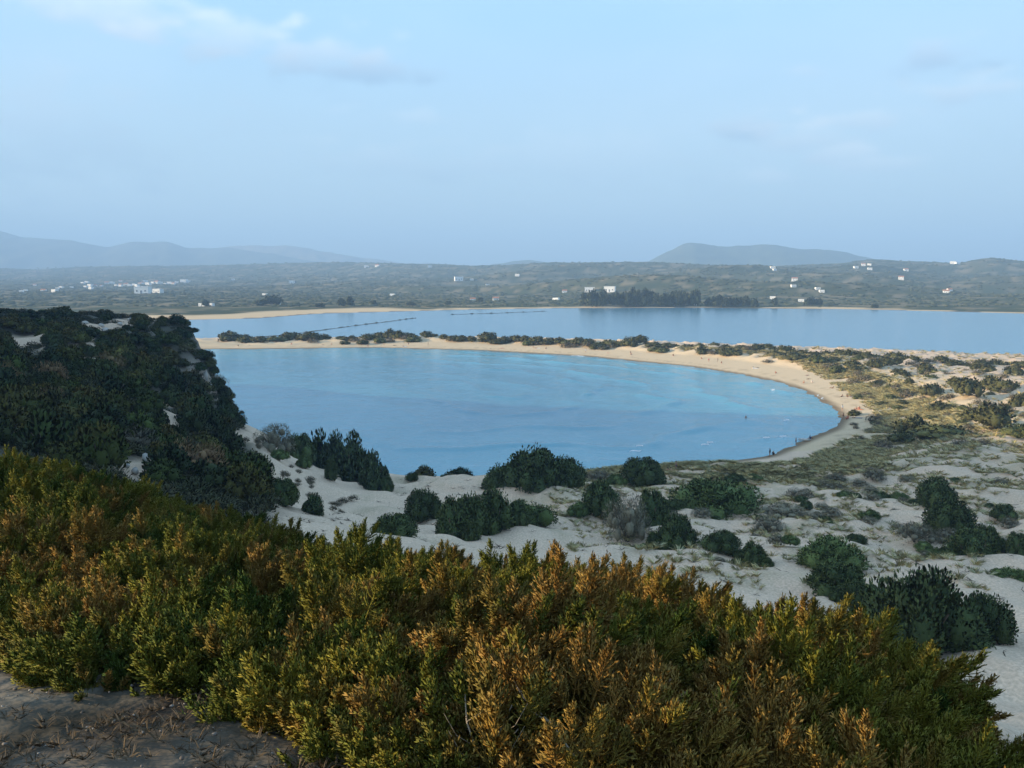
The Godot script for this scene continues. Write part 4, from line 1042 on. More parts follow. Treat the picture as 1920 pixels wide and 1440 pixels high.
	zones.append(["crest_bush", [[-152.1, 478.1, 15.2, 6, 0], [-145.6, 478.6, 13.8, 3.8, 0], [-134.5, 475.1, 7.5, 3, 0], [-125.6, 473.8, 13.7, 2.7, 2], [-119.9, 479.6, 13.2, 4.9, 0], [-109.3, 477.3, 15.2, 4.9, 0], [-101.5, 478.9, 10.4, 3.8, 0], [-91.6, 475.3, 8.2, 2.2, 2],
		[-85.4, 472.5, 8.2, 3.2, 0], [-76.8, 472.4, 10.9, 3.2, 0], [-71.6, 479.7, 10.4, 3.8, 0], [-65.4, 476.2, 8.9, 4.9, 0], [-60.4, 473.1, 8.9, 4.3, 0], [-57, 477.9, 5.5, 2.2, 0], [-51.8, 464.7, 11.4, 3.2, 2], [-52.7, 475.5, 6.2, 2.4, 0],
		[-45.5, 471.9, 8.9, 3.8, 0], [-41.9, 479.4, 6.2, 2.5, 0], [-35.9, 466, 6.1, 2.7, 0], [-30.6, 461.3, 8, 3.2, 0], [-26, 459.6, 7.3, 3.2, 0], [-21, 458.5, 6.6, 2.9, 0], [-12.4, 457.2, 13.2, 4.7, 0], [-15.1, 456.5, 6.6, 2.1, 0],
		[-4.1, 453.4, 9.8, 3.1, 0], [2.2, 452.2, 9.8, 3.6, 0], [6.5, 449.2, 8.4, 3.1, 0], [12.8, 443.7, 9.6, 3.5, 0], [18.6, 441, 8.3, 3, 0], [23.7, 437.7, 8.2, 3.5, 0], [26.7, 434.8, 8.2, 2.5, 2], [32.5, 431.3, 9.3, 3.9, 0],
		[37.2, 429.1, 8.7, 3.4, 0], [40.9, 424.5, 8, 2.4, 2], [46.2, 425.7, 8, 2.9, 0], [50.8, 421.5, 7.9, 3.4, 0], [55.7, 419.8, 10.3, 5.3, 0], [60.8, 420.6, 9.1, 4.3, 0], [65.6, 412.2, 8.9, 2.8, 0], [71.7, 409.9, 7.7, 1.9, 0],
		[76, 413.2, 7.2, 2.4, 0], [64.3, 401.9, 7, 2.3, 2], [80.5, 404.7, 9.9, 3.2, 0], [85.3, 401.9, 7, 2.8, 0], [82.9, 384.7, 7.2, 4, 0], [94.2, 411.2, 7.1, 2.8, 0], [91.5, 376.9, 8.2, 3.4, 0], [96.9, 401.8, 8.7, 2.8, 0],
		[101.8, 392.5, 8.5, 2.2, 0], [94.5, 371, 5.4, 1.9, 0], [107.2, 386.1, 8.9, 3.5, 0], [114.5, 395.4, 8.6, 2.9, 0], [107.6, 362.4, 7.8, 2.9, 0], [115.3, 373.1, 9.7, 4.3, 0], [118.5, 363.6, 9.4, 3.1, 0], [121, 354.6, 8.7, 3, 0],
		[126.4, 354.7, 10.2, 4.1, 0], [134.2, 361.4, 7.8, 2.9, 0], [110.5, 345.2, 10, 2.8, 0], [115.3, 331.8, 10.5, 3, 2], [134.1, 349.6, 10.1, 3.6, 0], [136.1, 341.4, 8.9, 3.9, 0], [144.2, 346, 10, 3, 0], [149.1, 342.8, 9.9, 3.3, 0],
		[151, 333.1, 10.6, 3.4, 0], [157.8, 334.7, 8.7, 1.9, 3], [164.3, 337.8, 6.8, 2.5, 0], [166.3, 331.4, 7.2, 1.9, 0], [170.4, 329.5, 8.6, 2.3, 0], [175.3, 329.4, 8.1, 3, 0], [180.2, 329.2, 7.1, 3.4, 0], [182.7, 324.8, 8, 2.6, 0],
		[183.2, 318.1, 6.9, 2.5, 0], [116.4, 320.7, 9.3, 1.8, 3], [101.5, 349.9, 6.6, 1.6, 3], [39.3, 420.3, 5.8, 2.8, 0], [85.7, 379.7, 5.2, 2.4, 3], [29.2, 428.6, 6.6, 2.6, 3], [-132.9, 466.8, 9.6, 3.4, 0], [8.3, 441.8, 8.2, 3.2, 2],
		[153.1, 330.8, 6.3, 1.6, 2], [-129.6, 476.9, 10.1, 2.8, 3], [67.8, 397.4, 7.9, 2.5, 2], [-31.2, 460.7, 9, 2.4, 3], [16.9, 439.7, 8.4, 2.1, 0], [36.6, 427, 9.1, 2.9, 3], [174.5, 308, 4.4, 1.6, 0], [112.7, 353.9, 5.4, 2.1, 0],
		[128.6, 327.9, 5.6, 1.8, 2], [90.4, 381.2, 7.3, 2.3, 0], [-63.2, 463.6, 6.1, 2.9, 3], [92.4, 373.7, 6.4, 2.6, 2], [83.7, 385.2, 5.2, 2.1, 3], [-27, 460, 7.5, 3.1, 2], [98.8, 378, 7.4, 2.5, 0], [47.3, 420.5, 6, 3.1, 3],
		[101.9, 381.8, 6.4, 2.7, 3], [-8.2, 449.7, 8.7, 2.7, 0], [-83, 465.8, 8, 2.1, 3], [122.1, 334.6, 6.8, 1.6, 0], [43.8, 418.5, 5.9, 2.2, 0], [142.4, 325.7, 4.9, 2.3, 0], [9.6, 445.4, 8.3, 2.3, 2], [163.8, 329.3, 4.9, 1.7, 0],
		[116.7, 343.2, 6, 2, 2], [-57.1, 469.2, 6.5, 2.9, 3], [131.5, 349.4, 6.7, 2.5, 0], [-86.3, 457.3, 6.2, 2.1, 0], [-104.4, 463.5, 7.9, 2.7, 3], [43, 418.1, 7.3, 1.9, 3], [137.3, 325.9, 6, 2.2, 0], [-141.2, 468.4, 9.7, 3.5, 0],
		[173.2, 320.6, 6.1, 1.6, 2], [150.9, 322.1, 4.7, 1.8, 0], [25.9, 428.7, 6.7, 2.9, 3], [12.1, 441.2, 8.7, 2.2, 3], [106.3, 364.6, 5.4, 2.1, 3], [-89.4, 473.3, 10.1, 2.5, 0], [107.3, 363.3, 7.4, 2.4, 0], [143.7, 316.9, 6.6, 2.2, 3],
		[136.2, 330.8, 6.9, 2, 3], [118.6, 359.2, 5.3, 2.2, 0], [-69.1, 462.9, 8.2, 3.2, 2], [90.6, 374.4, 7.2, 2.2, 0], [92.5, 391, 5.7, 2.4, 3], [172.1, 329.5, 6.4, 2.2, 3], [171.2, 322.4, 6.5, 1.8, 0], [47.7, 423, 6.8, 3.1, 2],
		[120, 341, 5.8, 2.3, 3], [150.8, 322.8, 5.1, 2.4, 3], [-77, 457.6, 7.6, 2.7, 0], [-54.8, 473, 7.4, 3.3, 0], [130.1, 352.3, 6.1, 1.7, 2], [-112.9, 478.8, 9.2, 2.7, 2], [-4.1, 451.6, 8.9, 2.1, 0]], "on the spit crest", "bushes along the crest of the spit", true, "bush"])
	zones.append(["headland_bush", [[-45.6, 91.5, 3.2, 1.9, 2], [-42.2, 117.5, 4.8, 3.3, 1], [-52.6, 121.4, 4.2, 2.2, 2], [-28.8, 60.4, 5.1, 3.6, 4], [-43.4, 94.1, 3.3, 1.7, 3], [-63.1, 143.8, 3.1, 1.8, 4], [-73.6, 176.4, 3.6, 1.4, 0], [-58.5, 158.7, 3.9, 1.8, 3],
		[-92.2, 157.3, 4, 1.6, 0], [-75.5, 196.5, 5.5, 2.1, 0], [-48, 81.4, 3.1, 2.2, 0], [-103.8, 203.8, 3.2, 1.7, 0], [-43.5, 124.2, 2.6, 1.5, 0], [-23.1, 66, 4, 2.4, 0], [-44.6, 87.3, 2.9, 1.5, 0], [-66.1, 139.2, 3.2, 2.2, 2],
		[-61.9, 158.1, 5, 2.3, 0], [-76.4, 147.5, 4.3, 2.7, 2], [-34, 92.7, 4.1, 2.9, 0], [-40.2, 81, 4.2, 2.7, 2], [-35, 85.1, 4.5, 2.9, 0], [-63.4, 155.6, 4.5, 1.9, 2], [-59.2, 103.5, 4.4, 2.8, 0], [-37.6, 81.1, 3.1, 2.1, 2],
		[-34.9, 71.4, 3.6, 2.3, 4], [-32.1, 90.1, 3.2, 2, 0], [-41.3, 90.5, 4.8, 2.6, 1], [-34.1, 65.3, 3.2, 1.7, 0], [-35.1, 106, 4, 2.7, 4], [-37.4, 62.3, 4.4, 2.3, 0], [-28.1, 86.8, 2.8, 1.6, 4], [-39.9, 93, 4.3, 2.7, 0],
		[-38.8, 116.3, 2.6, 1.9, 0], [-56.9, 113.3, 4.7, 2.6, 0], [-92.2, 154.8, 3, 1.3, 0], [-44.8, 79.9, 3.3, 1.8, 0], [-62.3, 110.6, 3, 2.1, 0], [-31.1, 87.8, 4.7, 2.4, 2], [-72, 179.2, 4.5, 2.2, 0], [-96.5, 197.2, 4.1, 1.9, 0],
		[-31.4, 71.9, 5.2, 2.7, 3], [-49.7, 89.1, 2.6, 1.7, 0], [-44, 84.2, 3.3, 1.8, 3], [-49.6, 85.1, 4.8, 3, 0], [-25.1, 61.9, 3.8, 2, 0], [-21.8, 69.6, 4.5, 2.3, 2], [-56, 151.4, 3.4, 1.6, 0], [-79.7, 153.3, 4.5, 2.3, 0],
		[-32.8, 61.2, 4.6, 2.9, 1], [-38.7, 83.2, 3.6, 2, 0], [-48.2, 100.7, 3.3, 2.2, 1], [-29.8, 82.7, 3, 1.6, 4], [-71.2, 157.7, 2.7, 1.3, 0], [-39.8, 72.8, 3.9, 2.8, 4], [-66.6, 194.5, 3.6, 1.6, 2], [-100.1, 198.6, 3.2, 1.5, 4],
		[-46.9, 109.6, 3.8, 2.2, 2], [-79.8, 201.3, 3.2, 1.6, 0], [-37.9, 75, 4.1, 2.3, 0], [-34.8, 81.1, 4.2, 2.5, 2], [-54.5, 161.2, 5.2, 2.5, 0], [-52.8, 88.1, 3.3, 2, 0], [-62.5, 105.7, 5.2, 3.5, 1], [-25.6, 65.1, 4.4, 2.6, 0],
		[-77.5, 150.5, 5, 2.6, 0], [-39.4, 77.6, 3.1, 1.7, 3], [-33, 79.3, 3.3, 1.8, 3], [-47.2, 88.1, 3, 1.7, 0], [-59.2, 106.5, 4.6, 3, 4], [-58.8, 150.5, 4.3, 2, 0], [-87.2, 172.1, 3.3, 1.3, 4], [-52.9, 92.4, 2.8, 2, 3],
		[-28.8, 71.4, 3.2, 1.8, 4], [-36.1, 64.8, 2.8, 1.6, 4], [-42.1, 112.8, 2.6, 1.6, 0], [-60.1, 148, 3.8, 2.3, 0], [-37.1, 89.5, 4.3, 2.4, 0], [-39.5, 86.3, 4.9, 2.6, 0], [-20.5, 66.5, 4.2, 3, 0], [-53.9, 153.4, 4.2, 2.2, 0],
		[-106.4, 188.6, 3.6, 1.9, 0], [-21.2, 72, 2.8, 1.8, 4], [-100.4, 194.1, 4.4, 2.1, 0], [-30, 57.8, 3.6, 2, 0], [-69.3, 194.7, 4.8, 2.3, 0], [-117, 221.4, 3.2, 1.6, 2], [-77.8, 159.6, 5.1, 2.2, 0], [-50, 103.5, 3.2, 2, 1],
		[-41.8, 70.3, 2.8, 1.4, 4], [-84.1, 159.9, 4.5, 2.3, 2], [-80.5, 162.5, 4.9, 2.1, 0], [-25.6, 72.8, 4.7, 2.7, 3], [-57, 109.1, 5, 3.1, 0], [-67.7, 134.2, 3.4, 2.2, 0], [-31.4, 94.9, 4.5, 2.4, 1], [-45.8, 85.3, 3.5, 1.8, 4],
		[-40.4, 122.8, 4.1, 2, 2], [-32.6, 82.6, 3.2, 2.2, 4], [-46.1, 121.7, 3.6, 2.6, 1], [-50.4, 123.3, 3.8, 2.2, 0], [-57.1, 147.6, 4, 2.7, 0], [-62.6, 149.1, 3.8, 2.4, 4], [-51.1, 97.1, 3.9, 2, 0], [-28.7, 92.2, 4.9, 2.5, 3],
		[-26.3, 69.6, 4.8, 2.8, 3], [-29.8, 85.2, 2.8, 1.5, 3], [-88.8, 163.6, 2.7, 1.4, 4], [-42.2, 74.7, 5.2, 3.6, 0], [-68.7, 197.8, 4.9, 2.2, 4], [-69.1, 137.8, 4.6, 3.1, 3], [-38.8, 67.2, 4.5, 2.3, 0], [-55, 103.5, 3.2, 1.7, 4],
		[-46.6, 112.8, 3.2, 1.8, 0], [-25.1, 76.8, 4.1, 2.8, 0], [-56.1, 158.3, 3, 1.5, 2], [-53.1, 125.8, 4.8, 2.7, 4], [-39.3, 107.9, 4.5, 2.5, 0], [-64.6, 147.1, 2.7, 1.7, 0], [-62.3, 153, 3.8, 2, 0], [-31.2, 62.8, 2.7, 1.9, 1],
		[-36.9, 102.1, 4.9, 3.3, 2], [-79.1, 209.8, 5.2, 2.7, 0], [-48, 114.9, 5.1, 3.7, 4], [-31, 65.8, 4.3, 2.7, 0], [-98.2, 189.5, 4.3, 2, 0], [-49.9, 108.3, 4.5, 2.9, 2], [-67.2, 113.9, 4, 2.7, 4], [-71.9, 166.6, 3.9, 1.8, 0],
		[-55, 106.4, 3, 1.6, 0], [-45.5, 116.8, 4, 2.2, 0], [-35.3, 96.1, 4.6, 2.5, 1], [-67.6, 152.8, 2.7, 1.4, 4], [-83.7, 199.3, 5.1, 2.5, 0], [-37.8, 110.6, 2.8, 1.5, 2], [-41.1, 95.1, 3, 2.1, 4], [-35.5, 59.6, 3.5, 2.4, 0],
		[-74.8, 200.2, 5.7, 2.5, 0], [-93.5, 164.8, 3, 1.1, 0], [-54.1, 157.4, 2.7, 1, 0], [-74, 155.2, 4.3, 2, 4], [-76.9, 154.8, 5.2, 2, 4], [-69.6, 174.6, 3.6, 1.4, 0], [-34.9, 74.8, 5, 2.6, 0], [-75.7, 206.4, 3.2, 1.4, 0],
		[-64.4, 111.4, 3, 2.1, 0], [-28.4, 74.6, 3.5, 2, 4], [-42.9, 110.5, 4, 2.2, 2], [-36.9, 72.2, 2.9, 2, 0], [-48.2, 91.8, 3.7, 2.4, 0], [-31.2, 77.8, 4.2, 2.1, 0], [-88.4, 167, 4.7, 1.8, 0], [-50.9, 90.7, 2.7, 1.7, 3],
		[-48, 123.4, 3.9, 2.7, 2], [-72.4, 198.2, 3.9, 1.8, 2], [-57.7, 154.2, 3.4, 1.7, 4], [-65.7, 150, 4.9, 3.5, 4], [-69.2, 155.6, 4.7, 2.4, 0], [-110.4, 214.8, 5.3, 2, 0], [-91.3, 161.1, 4.8, 1.9, 4], [-45.7, 127.2, 2.7, 1.9, 4],
		[-74, 151.9, 4.3, 2.3, 2], [-47.9, 97.2, 3, 1.8, 0], [-48.6, 120.6, 3.3, 1.7, 2], [-33.9, 88.1, 2.9, 1.9, 0], [-51.5, 111.1, 4.9, 3, 0], [-27.9, 79.7, 3.1, 1.9, 2], [-72.2, 195.4, 4.9, 2.1, 0], [-45.9, 83, 2.9, 1.9, 0],
		[-65.8, 117.2, 3, 1.8, 0], [-69.6, 180.3, 3.2, 1.4, 0], [-60.1, 154.1, 4.2, 1.7, 4], [-73.4, 127.8, 4.8, 3.1, 4], [-53.5, 108.8, 3.1, 1.8, 0], [-65.3, 152.9, 4.8, 2, 0], [-41.1, 83.8, 4, 2.3, 4], [-86.7, 207, 5.6, 2.6, 4],
		[-82.5, 209.4, 3.8, 1.9, 0], [-40, 114.7, 3.8, 2.3, 1], [-34, 99, 5, 3.1, 0], [-89.6, 155.9, 3.8, 1.5, 4], [-53.4, 117.3, 4.7, 2.6, 3], [-68.8, 149.3, 3.2, 1.8, 0], [-38.9, 69.8, 2.9, 1.6, 3], [-68.6, 141.3, 3.1, 2, 4],
		[-47.6, 106.7, 3.1, 2, 4], [-67.7, 146.1, 4, 2.3, 4], [-112.9, 205.2, 4.4, 2, 3], [-93.9, 205.3, 3.8, 2, 0], [-54.3, 114.4, 3.5, 1.8, 0], [-105.2, 191.8, 3.5, 1.7, 2], [-62.6, 141.2, 5.2, 2.7, 2], [-72.1, 156.2, 2.6, 1.1, 2],
		[-79.8, 214.6, 4.9, 2.5, 0], [-84.1, 163.7, 4.7, 2.5, 4], [-75.4, 126.1, 3, 1.8, 0], [-50.9, 100, 3.9, 2.5, 0], [-49.1, 110.9, 3.1, 1.9, 2], [-81.2, 156.4, 2.8, 1.3, 4], [-44.3, 103.6, 2.7, 1.5, 0], [-110, 187.4, 5.3, 2.2, 4],
		[-70.6, 153.1, 3.5, 1.4, 0], [-49.5, 94.8, 4, 2.5, 3], [-80.4, 203.6, 2.9, 1.4, 0], [-44.1, 100, 2.6, 1.7, 0], [-44.5, 77, 4.3, 3, 2], [-64.4, 192.4, 5.5, 2.6, 3], [-65.9, 157.1, 4.4, 2.1, 0], [-44.4, 89.6, 2.7, 1.6, 0],
		[-69.3, 151.5, 3, 1.6, 0], [-54.5, 149.3, 4.8, 3.3, 4], [-46.9, 104.6, 3.4, 2.2, 0], [-33.3, 68, 3.7, 1.9, 4], [-71.9, 139.4, 5, 2.7, 0], [-73.9, 192.8, 3, 1.3, 0], [-22.5, 74.1, 5, 3.1, 0], [-35.4, 78, 3.3, 1.8, 0],
		[-105.8, 195.1, 4.8, 2, 0], [-43, 82.4, 2.8, 1.8, 1], [-110.1, 218.1, 5.5, 2.5, 0], [-55.4, 97.1, 5, 3.4, 2], [-98, 213.9, 5.1, 2.6, 4], [-88, 161, 4.9, 2.5, 0], [-113, 213.9, 3.9, 1.9, 0], [-79.7, 197.9, 2.9, 1.2, 4],
		[-42, 87.8, 2.9, 1.9, 0], [-64.1, 109.6, 2.8, 1.7, 4], [-89.2, 152.1, 3.5, 1.7, 0], [-52.6, 158.6, 3.2, 1.7, 0], [-45.4, 107.4, 3.1, 1.7, 0], [-43.5, 120.3, 3.9, 2.7, 0], [-56.1, 93.9, 4.6, 2.7, 4], [-84.4, 169.5, 4.3, 1.9, 4],
		[-102.9, 206.9, 4.9, 2.5, 0], [-85.3, 218.2, 3.6, 1.5, 0], [-73, 173.9, 3.6, 1.5, 0], [-52.8, 162, 4.6, 2.8, 4], [-39.4, 125.4, 2.8, 2.2, 4], [-39.6, 123.5, 2.9, 2.2, 0], [-61.7, 189.5, 4.4, 2.5, 0], [-53.6, 165.5, 2.8, 1.6, 0],
		[-62.6, 190.9, 4.4, 2.3, 4], [-64.5, 192.6, 2.4, 1.1, 0], [-53.4, 162.4, 3.5, 1.8, 0], [-54.2, 163.6, 4.5, 2.8, 0], [-68.9, 198.3, 3.8, 1.8, 0], [-68.1, 197.2, 3.2, 1.6, 0], [-65.6, 193.5, 2.8, 1.3, 0], [-73.8, 238.4, 3.2, 1.9, 4],
		[-53.3, 162.1, 2.7, 1.6, 0], [-114.6, 200.9, 4.8, 1.3, 0], [-122.6, 222, 5.3, 1.2, 0], [-118.9, 223.9, 4.8, 1.4, 0], [-114.3, 224.1, 5.4, 1.4, 0], [-108.6, 220.6, 3.4, 0.9, 0], [-109.1, 227.1, 3, 0.8, 0], [-102.6, 223.4, 4, 0.9, 0],
		[-99.1, 223.6, 3.2, 1.1, 0], [-91.4, 215.8, 4.4, 1.2, 0], [-88.4, 218, 4.5, 1, 0], [-82.2, 210.4, 4, 1.1, 0], [-78.8, 209.8, 3.5, 1.5, 0], [-74.5, 206.5, 3.7, 1.3, 0], [-68.9, 198.5, 3.1, 1.8, 0], [-66.9, 195.7, 3.1, 2, 0],
		[-65.5, 194, 2.6, 2.1, 0], [-64.1, 192.1, 2.8, 1.9, 0], [-63.3, 191.1, 2.8, 2.1, 0], [-61.9, 190.2, 3, 2, 0], [-61.5, 190.2, 3, 2.2, 0], [-52.8, 166.4, 2.4, 1.8, 0], [-42, 127.7, 2.3, 2.3, 0], [-69.9, 199.9, 2.9, 0.9, 0]], "", "bushes on the headland", false, "bush"])
	zones.append(["grey_cushion", [[-30.6, 105.2, 1.2, 0.6, 3], [-26.9, 109.4, 1.2, 0.6, 3], [-27, 102.7, 1.7, 0.5, 3], [-29.8, 103.9, 1.7, 0.6, 3], [-25.3, 108.6, 1.9, 0.7, 3], [-25.4, 102.8, 1.1, 0.6, 3], [-25, 108, 1.2, 0.6, 3], [-24.1, 104.2, 0.9, 0.6, 3],
		[-26.4, 94.8, 1.5, 0.6, 3], [-28.1, 110.5, 1.1, 0.5, 3], [-20.9, 100.9, 1.5, 0.5, 3], [-18.7, 96.1, 1.2, 0.7, 3], [-33.6, 110, 1.4, 0.7, 3], [-33.1, 113.3, 1.2, 0.9, 3], [-25.1, 100.6, 1.7, 0.5, 3], [-19.4, 98.4, 1.2, 0.4, 3],
		[-26.3, 99.9, 1.2, 0.6, 3], [-26.5, 102.6, 0.9, 0.5, 3], [-32.4, 111.3, 1.4, 0.6, 3], [-28.3, 102.2, 1, 0.5, 3], [-30.4, 106, 0.8, 0.5, 3], [-20, 96.9, 1.4, 0.7, 3], [-26.4, 100.2, 1.2, 0.5, 3], [-20, 102.2, 1.8, 0.7, 3],
		[-22.9, 98.2, 1.3, 0.5, 3], [-33.7, 115.4, 1.2, 0.8, 3], [-27.8, 98.1, 1.5, 0.4, 3], [-29, 96.6, 1.3, 0.6, 3], [-22.8, 97.7, 1.5, 0.7, 3], [-30.6, 102.3, 1.4, 0.6, 3], [-19, 103.1, 1.8, 0.7, 3], [-19.5, 98, 0.7, 0.5, 3],
		[-20.3, 100.8, 1.6, 0.5, 3], [-25, 107, 1.5, 0.5, 3]], "on the sand slope below the headland", "low grey cushions on the sand slope", true, "shrub"])
	for z in zones:
		var list: Array = z[1]
		var rows := {}
		for q in list:
			var where: String = z[2]
			if z[0] == "headland_bush":
				where = "on the headland skyline" if q[1] > 165.0 else "on the upper headland" if q[1] > 125.0 else "on the headland slope" if q[1] > 90.0 else "at the headland foot"
			elif z[0] == "juniper":
				where = "on the crest before the water" if q[1] > 112.0 else "on the middle dunes" if q[1] > 75.0 else "on the nearest dune slope"
			elif z[0] == "dune_bush":
				where = "on the nearer sunlit dunes" if q[1] < 220.0 else "on sunlit dunes behind the beach" if q[1] < 290.0 else "on the farthest sunlit dunes"
			var key: String = where + "|" + LOOK[q[4]]
			if not rows.has(key): rows[key] = []
			rows[key].append(q)
		for key in rows:
			var row: Array = rows[key]
			row.sort_custom(func(a, b): return a[0] / a[1] < b[0] / b[1])
			for k in row.size():
				var q: Array = row[k]
				var o := shrub(z[0], q[0], q[1], q[2], q[3], q[4], z[4])
				var label: String = "%s %s %s %s" % [size_word(q[2]) if z[4] == false else "", LOOK[q[4]], z[5], key.get_slice("|", 0)]
				if row.size() > 1: label += ", %s from the left" % ordinal(k + 1)
				tag(o, label.strip_edges(), z[5], z[3])
	# pale rocks on the headland
	var rock := paint(Color(0.42, 0.40, 0.37), 0.95, false)
	var rocks := [[-84.3, 149.1, 1.26, 0.36], [-77, 140.3, 1.35, 0.34], [-39.1, 80.1, 0.48, 0.34], [-81.7, 169.9, 1.43, 0.71], [-79.1, 170.9, 1.23, 0.72], [-75, 163.9, 1.77, 0.99], [-27.5, 62.2, 0.37, 0.37], [-34.1, 77.2, 0.46, 0.23],
		[-76.8, 173.9, 1.05, 0.63], [-26.7, 61.6, 0.52, 0.44], [-90.7, 211.3, 1.78, 0.76], [-25.7, 60, 0.65, 0.36], [-27.9, 66.2, 0.48, 0.8], [-43.5, 107.1, 1.16, 0.64], [-35.5, 93.1, 0.67, 0.5], [-54.9, 154.7, 0.84, 1.12],
		[-55.4, 159.2, 0.96, 1.53], [-54.5, 159, 0.76, 1.34]]
	for k in rocks.size():
		rng.seed = 140 + k
		var m := MB.new()
		var q: Array = rocks[k]
		ball(m, Vector3.ZERO, v(q[2] * 0.5, q[3] * 0.6, q[2] * 0.4), Color.WHITE, 0.2)
		var o := put("rock", m.mesh(), rock)
		o.position = on_land(q[0], q[1]) + v(0, q[3] * 0.25, 0)
		tag(o, "pale bare rock %s, %s from the left" % ["near the headland skyline" if q[1] > 150.0 else "low on the headland", ordinal(k + 1)], "rock", "pale rocks on the headland")

func build_grass() -> void:
	rng.seed = 111
	var blades := [grass_tuft(30, 0.45, Color(0.32, 0.30, 0.15), Color(0.48, 0.42, 0.25)), grass_tuft(34, 0.65, Color(0.30, 0.29, 0.16), Color(0.44, 0.40, 0.26))]
	var mat := leafy(0.85, 0.3)
	var sets := [[[], []], [[], []]]
	var clump := noise(57, 0.06, 3)
	var tries := 0
	while sets[0][0].size() + sets[1][0].size() < 24000 and tries < 400000:
		tries += 1
		var d := rnd(62.0, 400.0)
		var x := rnd(-20.0, 0.64 * d)
		var s := read_grid(sd_bay, x, d)
		var brink := lerpf(9.0, 28.0, sstep(265.0, 370.0, d))
		if s < (brink if d > 185.0 else 9.0): continue
		var want := 0.0
		if x > 5.0: want = 0.085
		want = maxf(want, sstep(118.0, 132.0, d) * sstep(215.0, 170.0, d) * sstep(10.0, 25.0, x) * sstep(0.47, 0.36, x / d) * 0.75)      # the shaded grassy dunes
		want = maxf(want, sstep(brink, brink + 4.0, s) * sstep(brink + 22.0, brink + 12.0, s) * sstep(175.0, 195.0, d) * sstep(30.0, 60.0, x))                       # the belt behind the beach
		want = maxf(want, sstep(brink, brink + 3.0, s) * sstep(brink + 10.0, brink + 5.0, s) * sstep(300.0, 360.0, d) * 0.5)
		want *= 1.0 if s < brink + 20.0 or d < 185.0 else 0.3
		want *= sstep(-0.25, 0.25, clump.get_noise_2d(x, d * 1.3) + 0.12) * (0.35 + 0.65 * sstep(60.0, 120.0, d))
		if rnd(0, 1) > want: continue
		var k := rng.randi() % 2
		var sc := rnd(0.5, 1.15) * (0.7 + 0.5 * sstep(90.0, 200.0, d))
		sets[k][0].append(Transform3D(Basis(Vector3.UP, rnd(0, TAU)).scaled(v(sc * rnd(1.2, 2.2), sc * 0.8, sc * rnd(1.2, 2.0))), on_land(x, d)))
		sets[k][1].append(Color(0.85, 0.9, 0.85).lerp(Color(1.25, 1.1, 0.85), rnd(0, 1)))
	for k in 2:
		tag(many("dune_grass", blades[k], mat, sets[k][0], sets[k][1]), "olive dune grass in loose tufts over the sand" if k == 0 else "spreading tufts of grey green dune grass", "", "", "stuff")
	# dead twigs and drift on the sand
	var tw := MB.new()
	for k in 5:
		var a := rnd(0, TAU)
		tw.tube([v(0, 0.02, 0), v(cos(a) * 0.3, rnd(0.05, 0.25), sin(a) * 0.3), v(cos(a + 0.4) * 0.6, rnd(0.02, 0.3), sin(a + 0.4) * 0.6)], 0.03, 0.012, 4, Color(0.10, 0.08, 0.06), Color(0.13, 0.10, 0.08))
	var where := []; var tints := []
	for k in 2600:
		var d := rnd(40.0, 260.0); var x := rnd(-18.0, 0.62 * d)
		if read_grid(sd_bay, x, d) < 14.0: continue
		var sc := rnd(0.3, 1.3)
		where.append(Transform3D(Basis(Vector3.UP, rnd(0, TAU)).scaled(v(sc, sc * 0.6, sc)), on_land(x, d)))
		tints.append(Color.WHITE * rnd(0.6, 1.3))
	tag(many("dead_twigs", tw.mesh(), mat, where, tints), "dark dead twigs strewn over the dune sand", "", "", "stuff")
	# grey scrub that covers the headland soil between the bushes
	var sc_mesh := crown(3, 260, 0.24, Color(0.045, 0.050, 0.028), Color(0.095, 0.088, 0.05))
	where = []; tints = []
	tries = 0
	while where.size() < 1700 and tries < 30000:
		tries += 1
		var d := rnd(40.0, 235.0); var x := rnd(-0.66 * d, -0.13 * d)
		if headland_side(x, d) > -1.0 or read_grid(sd_bay, x, d) < 3.0: continue
		var bare := 9.0
		for b in BARE: bare = minf(bare, Vector2((x - b.x) / b.z, (d - b.y) / b.w).length())
		if bare < 1.25: continue
		var s := rnd(0.6, 1.5)
		where.append(Transform3D(Basis(Vector3.UP, rnd(0, TAU)).scaled(v(s, s * rnd(0.5, 0.9), s)), on_land(x, d, 0.08)))
		tints.append(Color(0.7, 0.85, 0.7).lerp(Color(1.15, 1.05, 1.0), rnd(0, 1)))
	tag(many("low_scrub", sc_mesh, leaf_mat, where, tints), "low grey scrub between the bushes of the headland", "", "", "stuff")

# how far out the near edge of the thicket runs
func thicket_edge(x: float) -> float:
	return 2.42 + 0.40 * maxf(0.0, -x) + 0.07 * x * x + 0.30 * sstep(-0.1, -0.8, x) + 0.06 * sstep(0.1, -0.3, x) if x < 0.0 else 2.42 - 0.1 * x

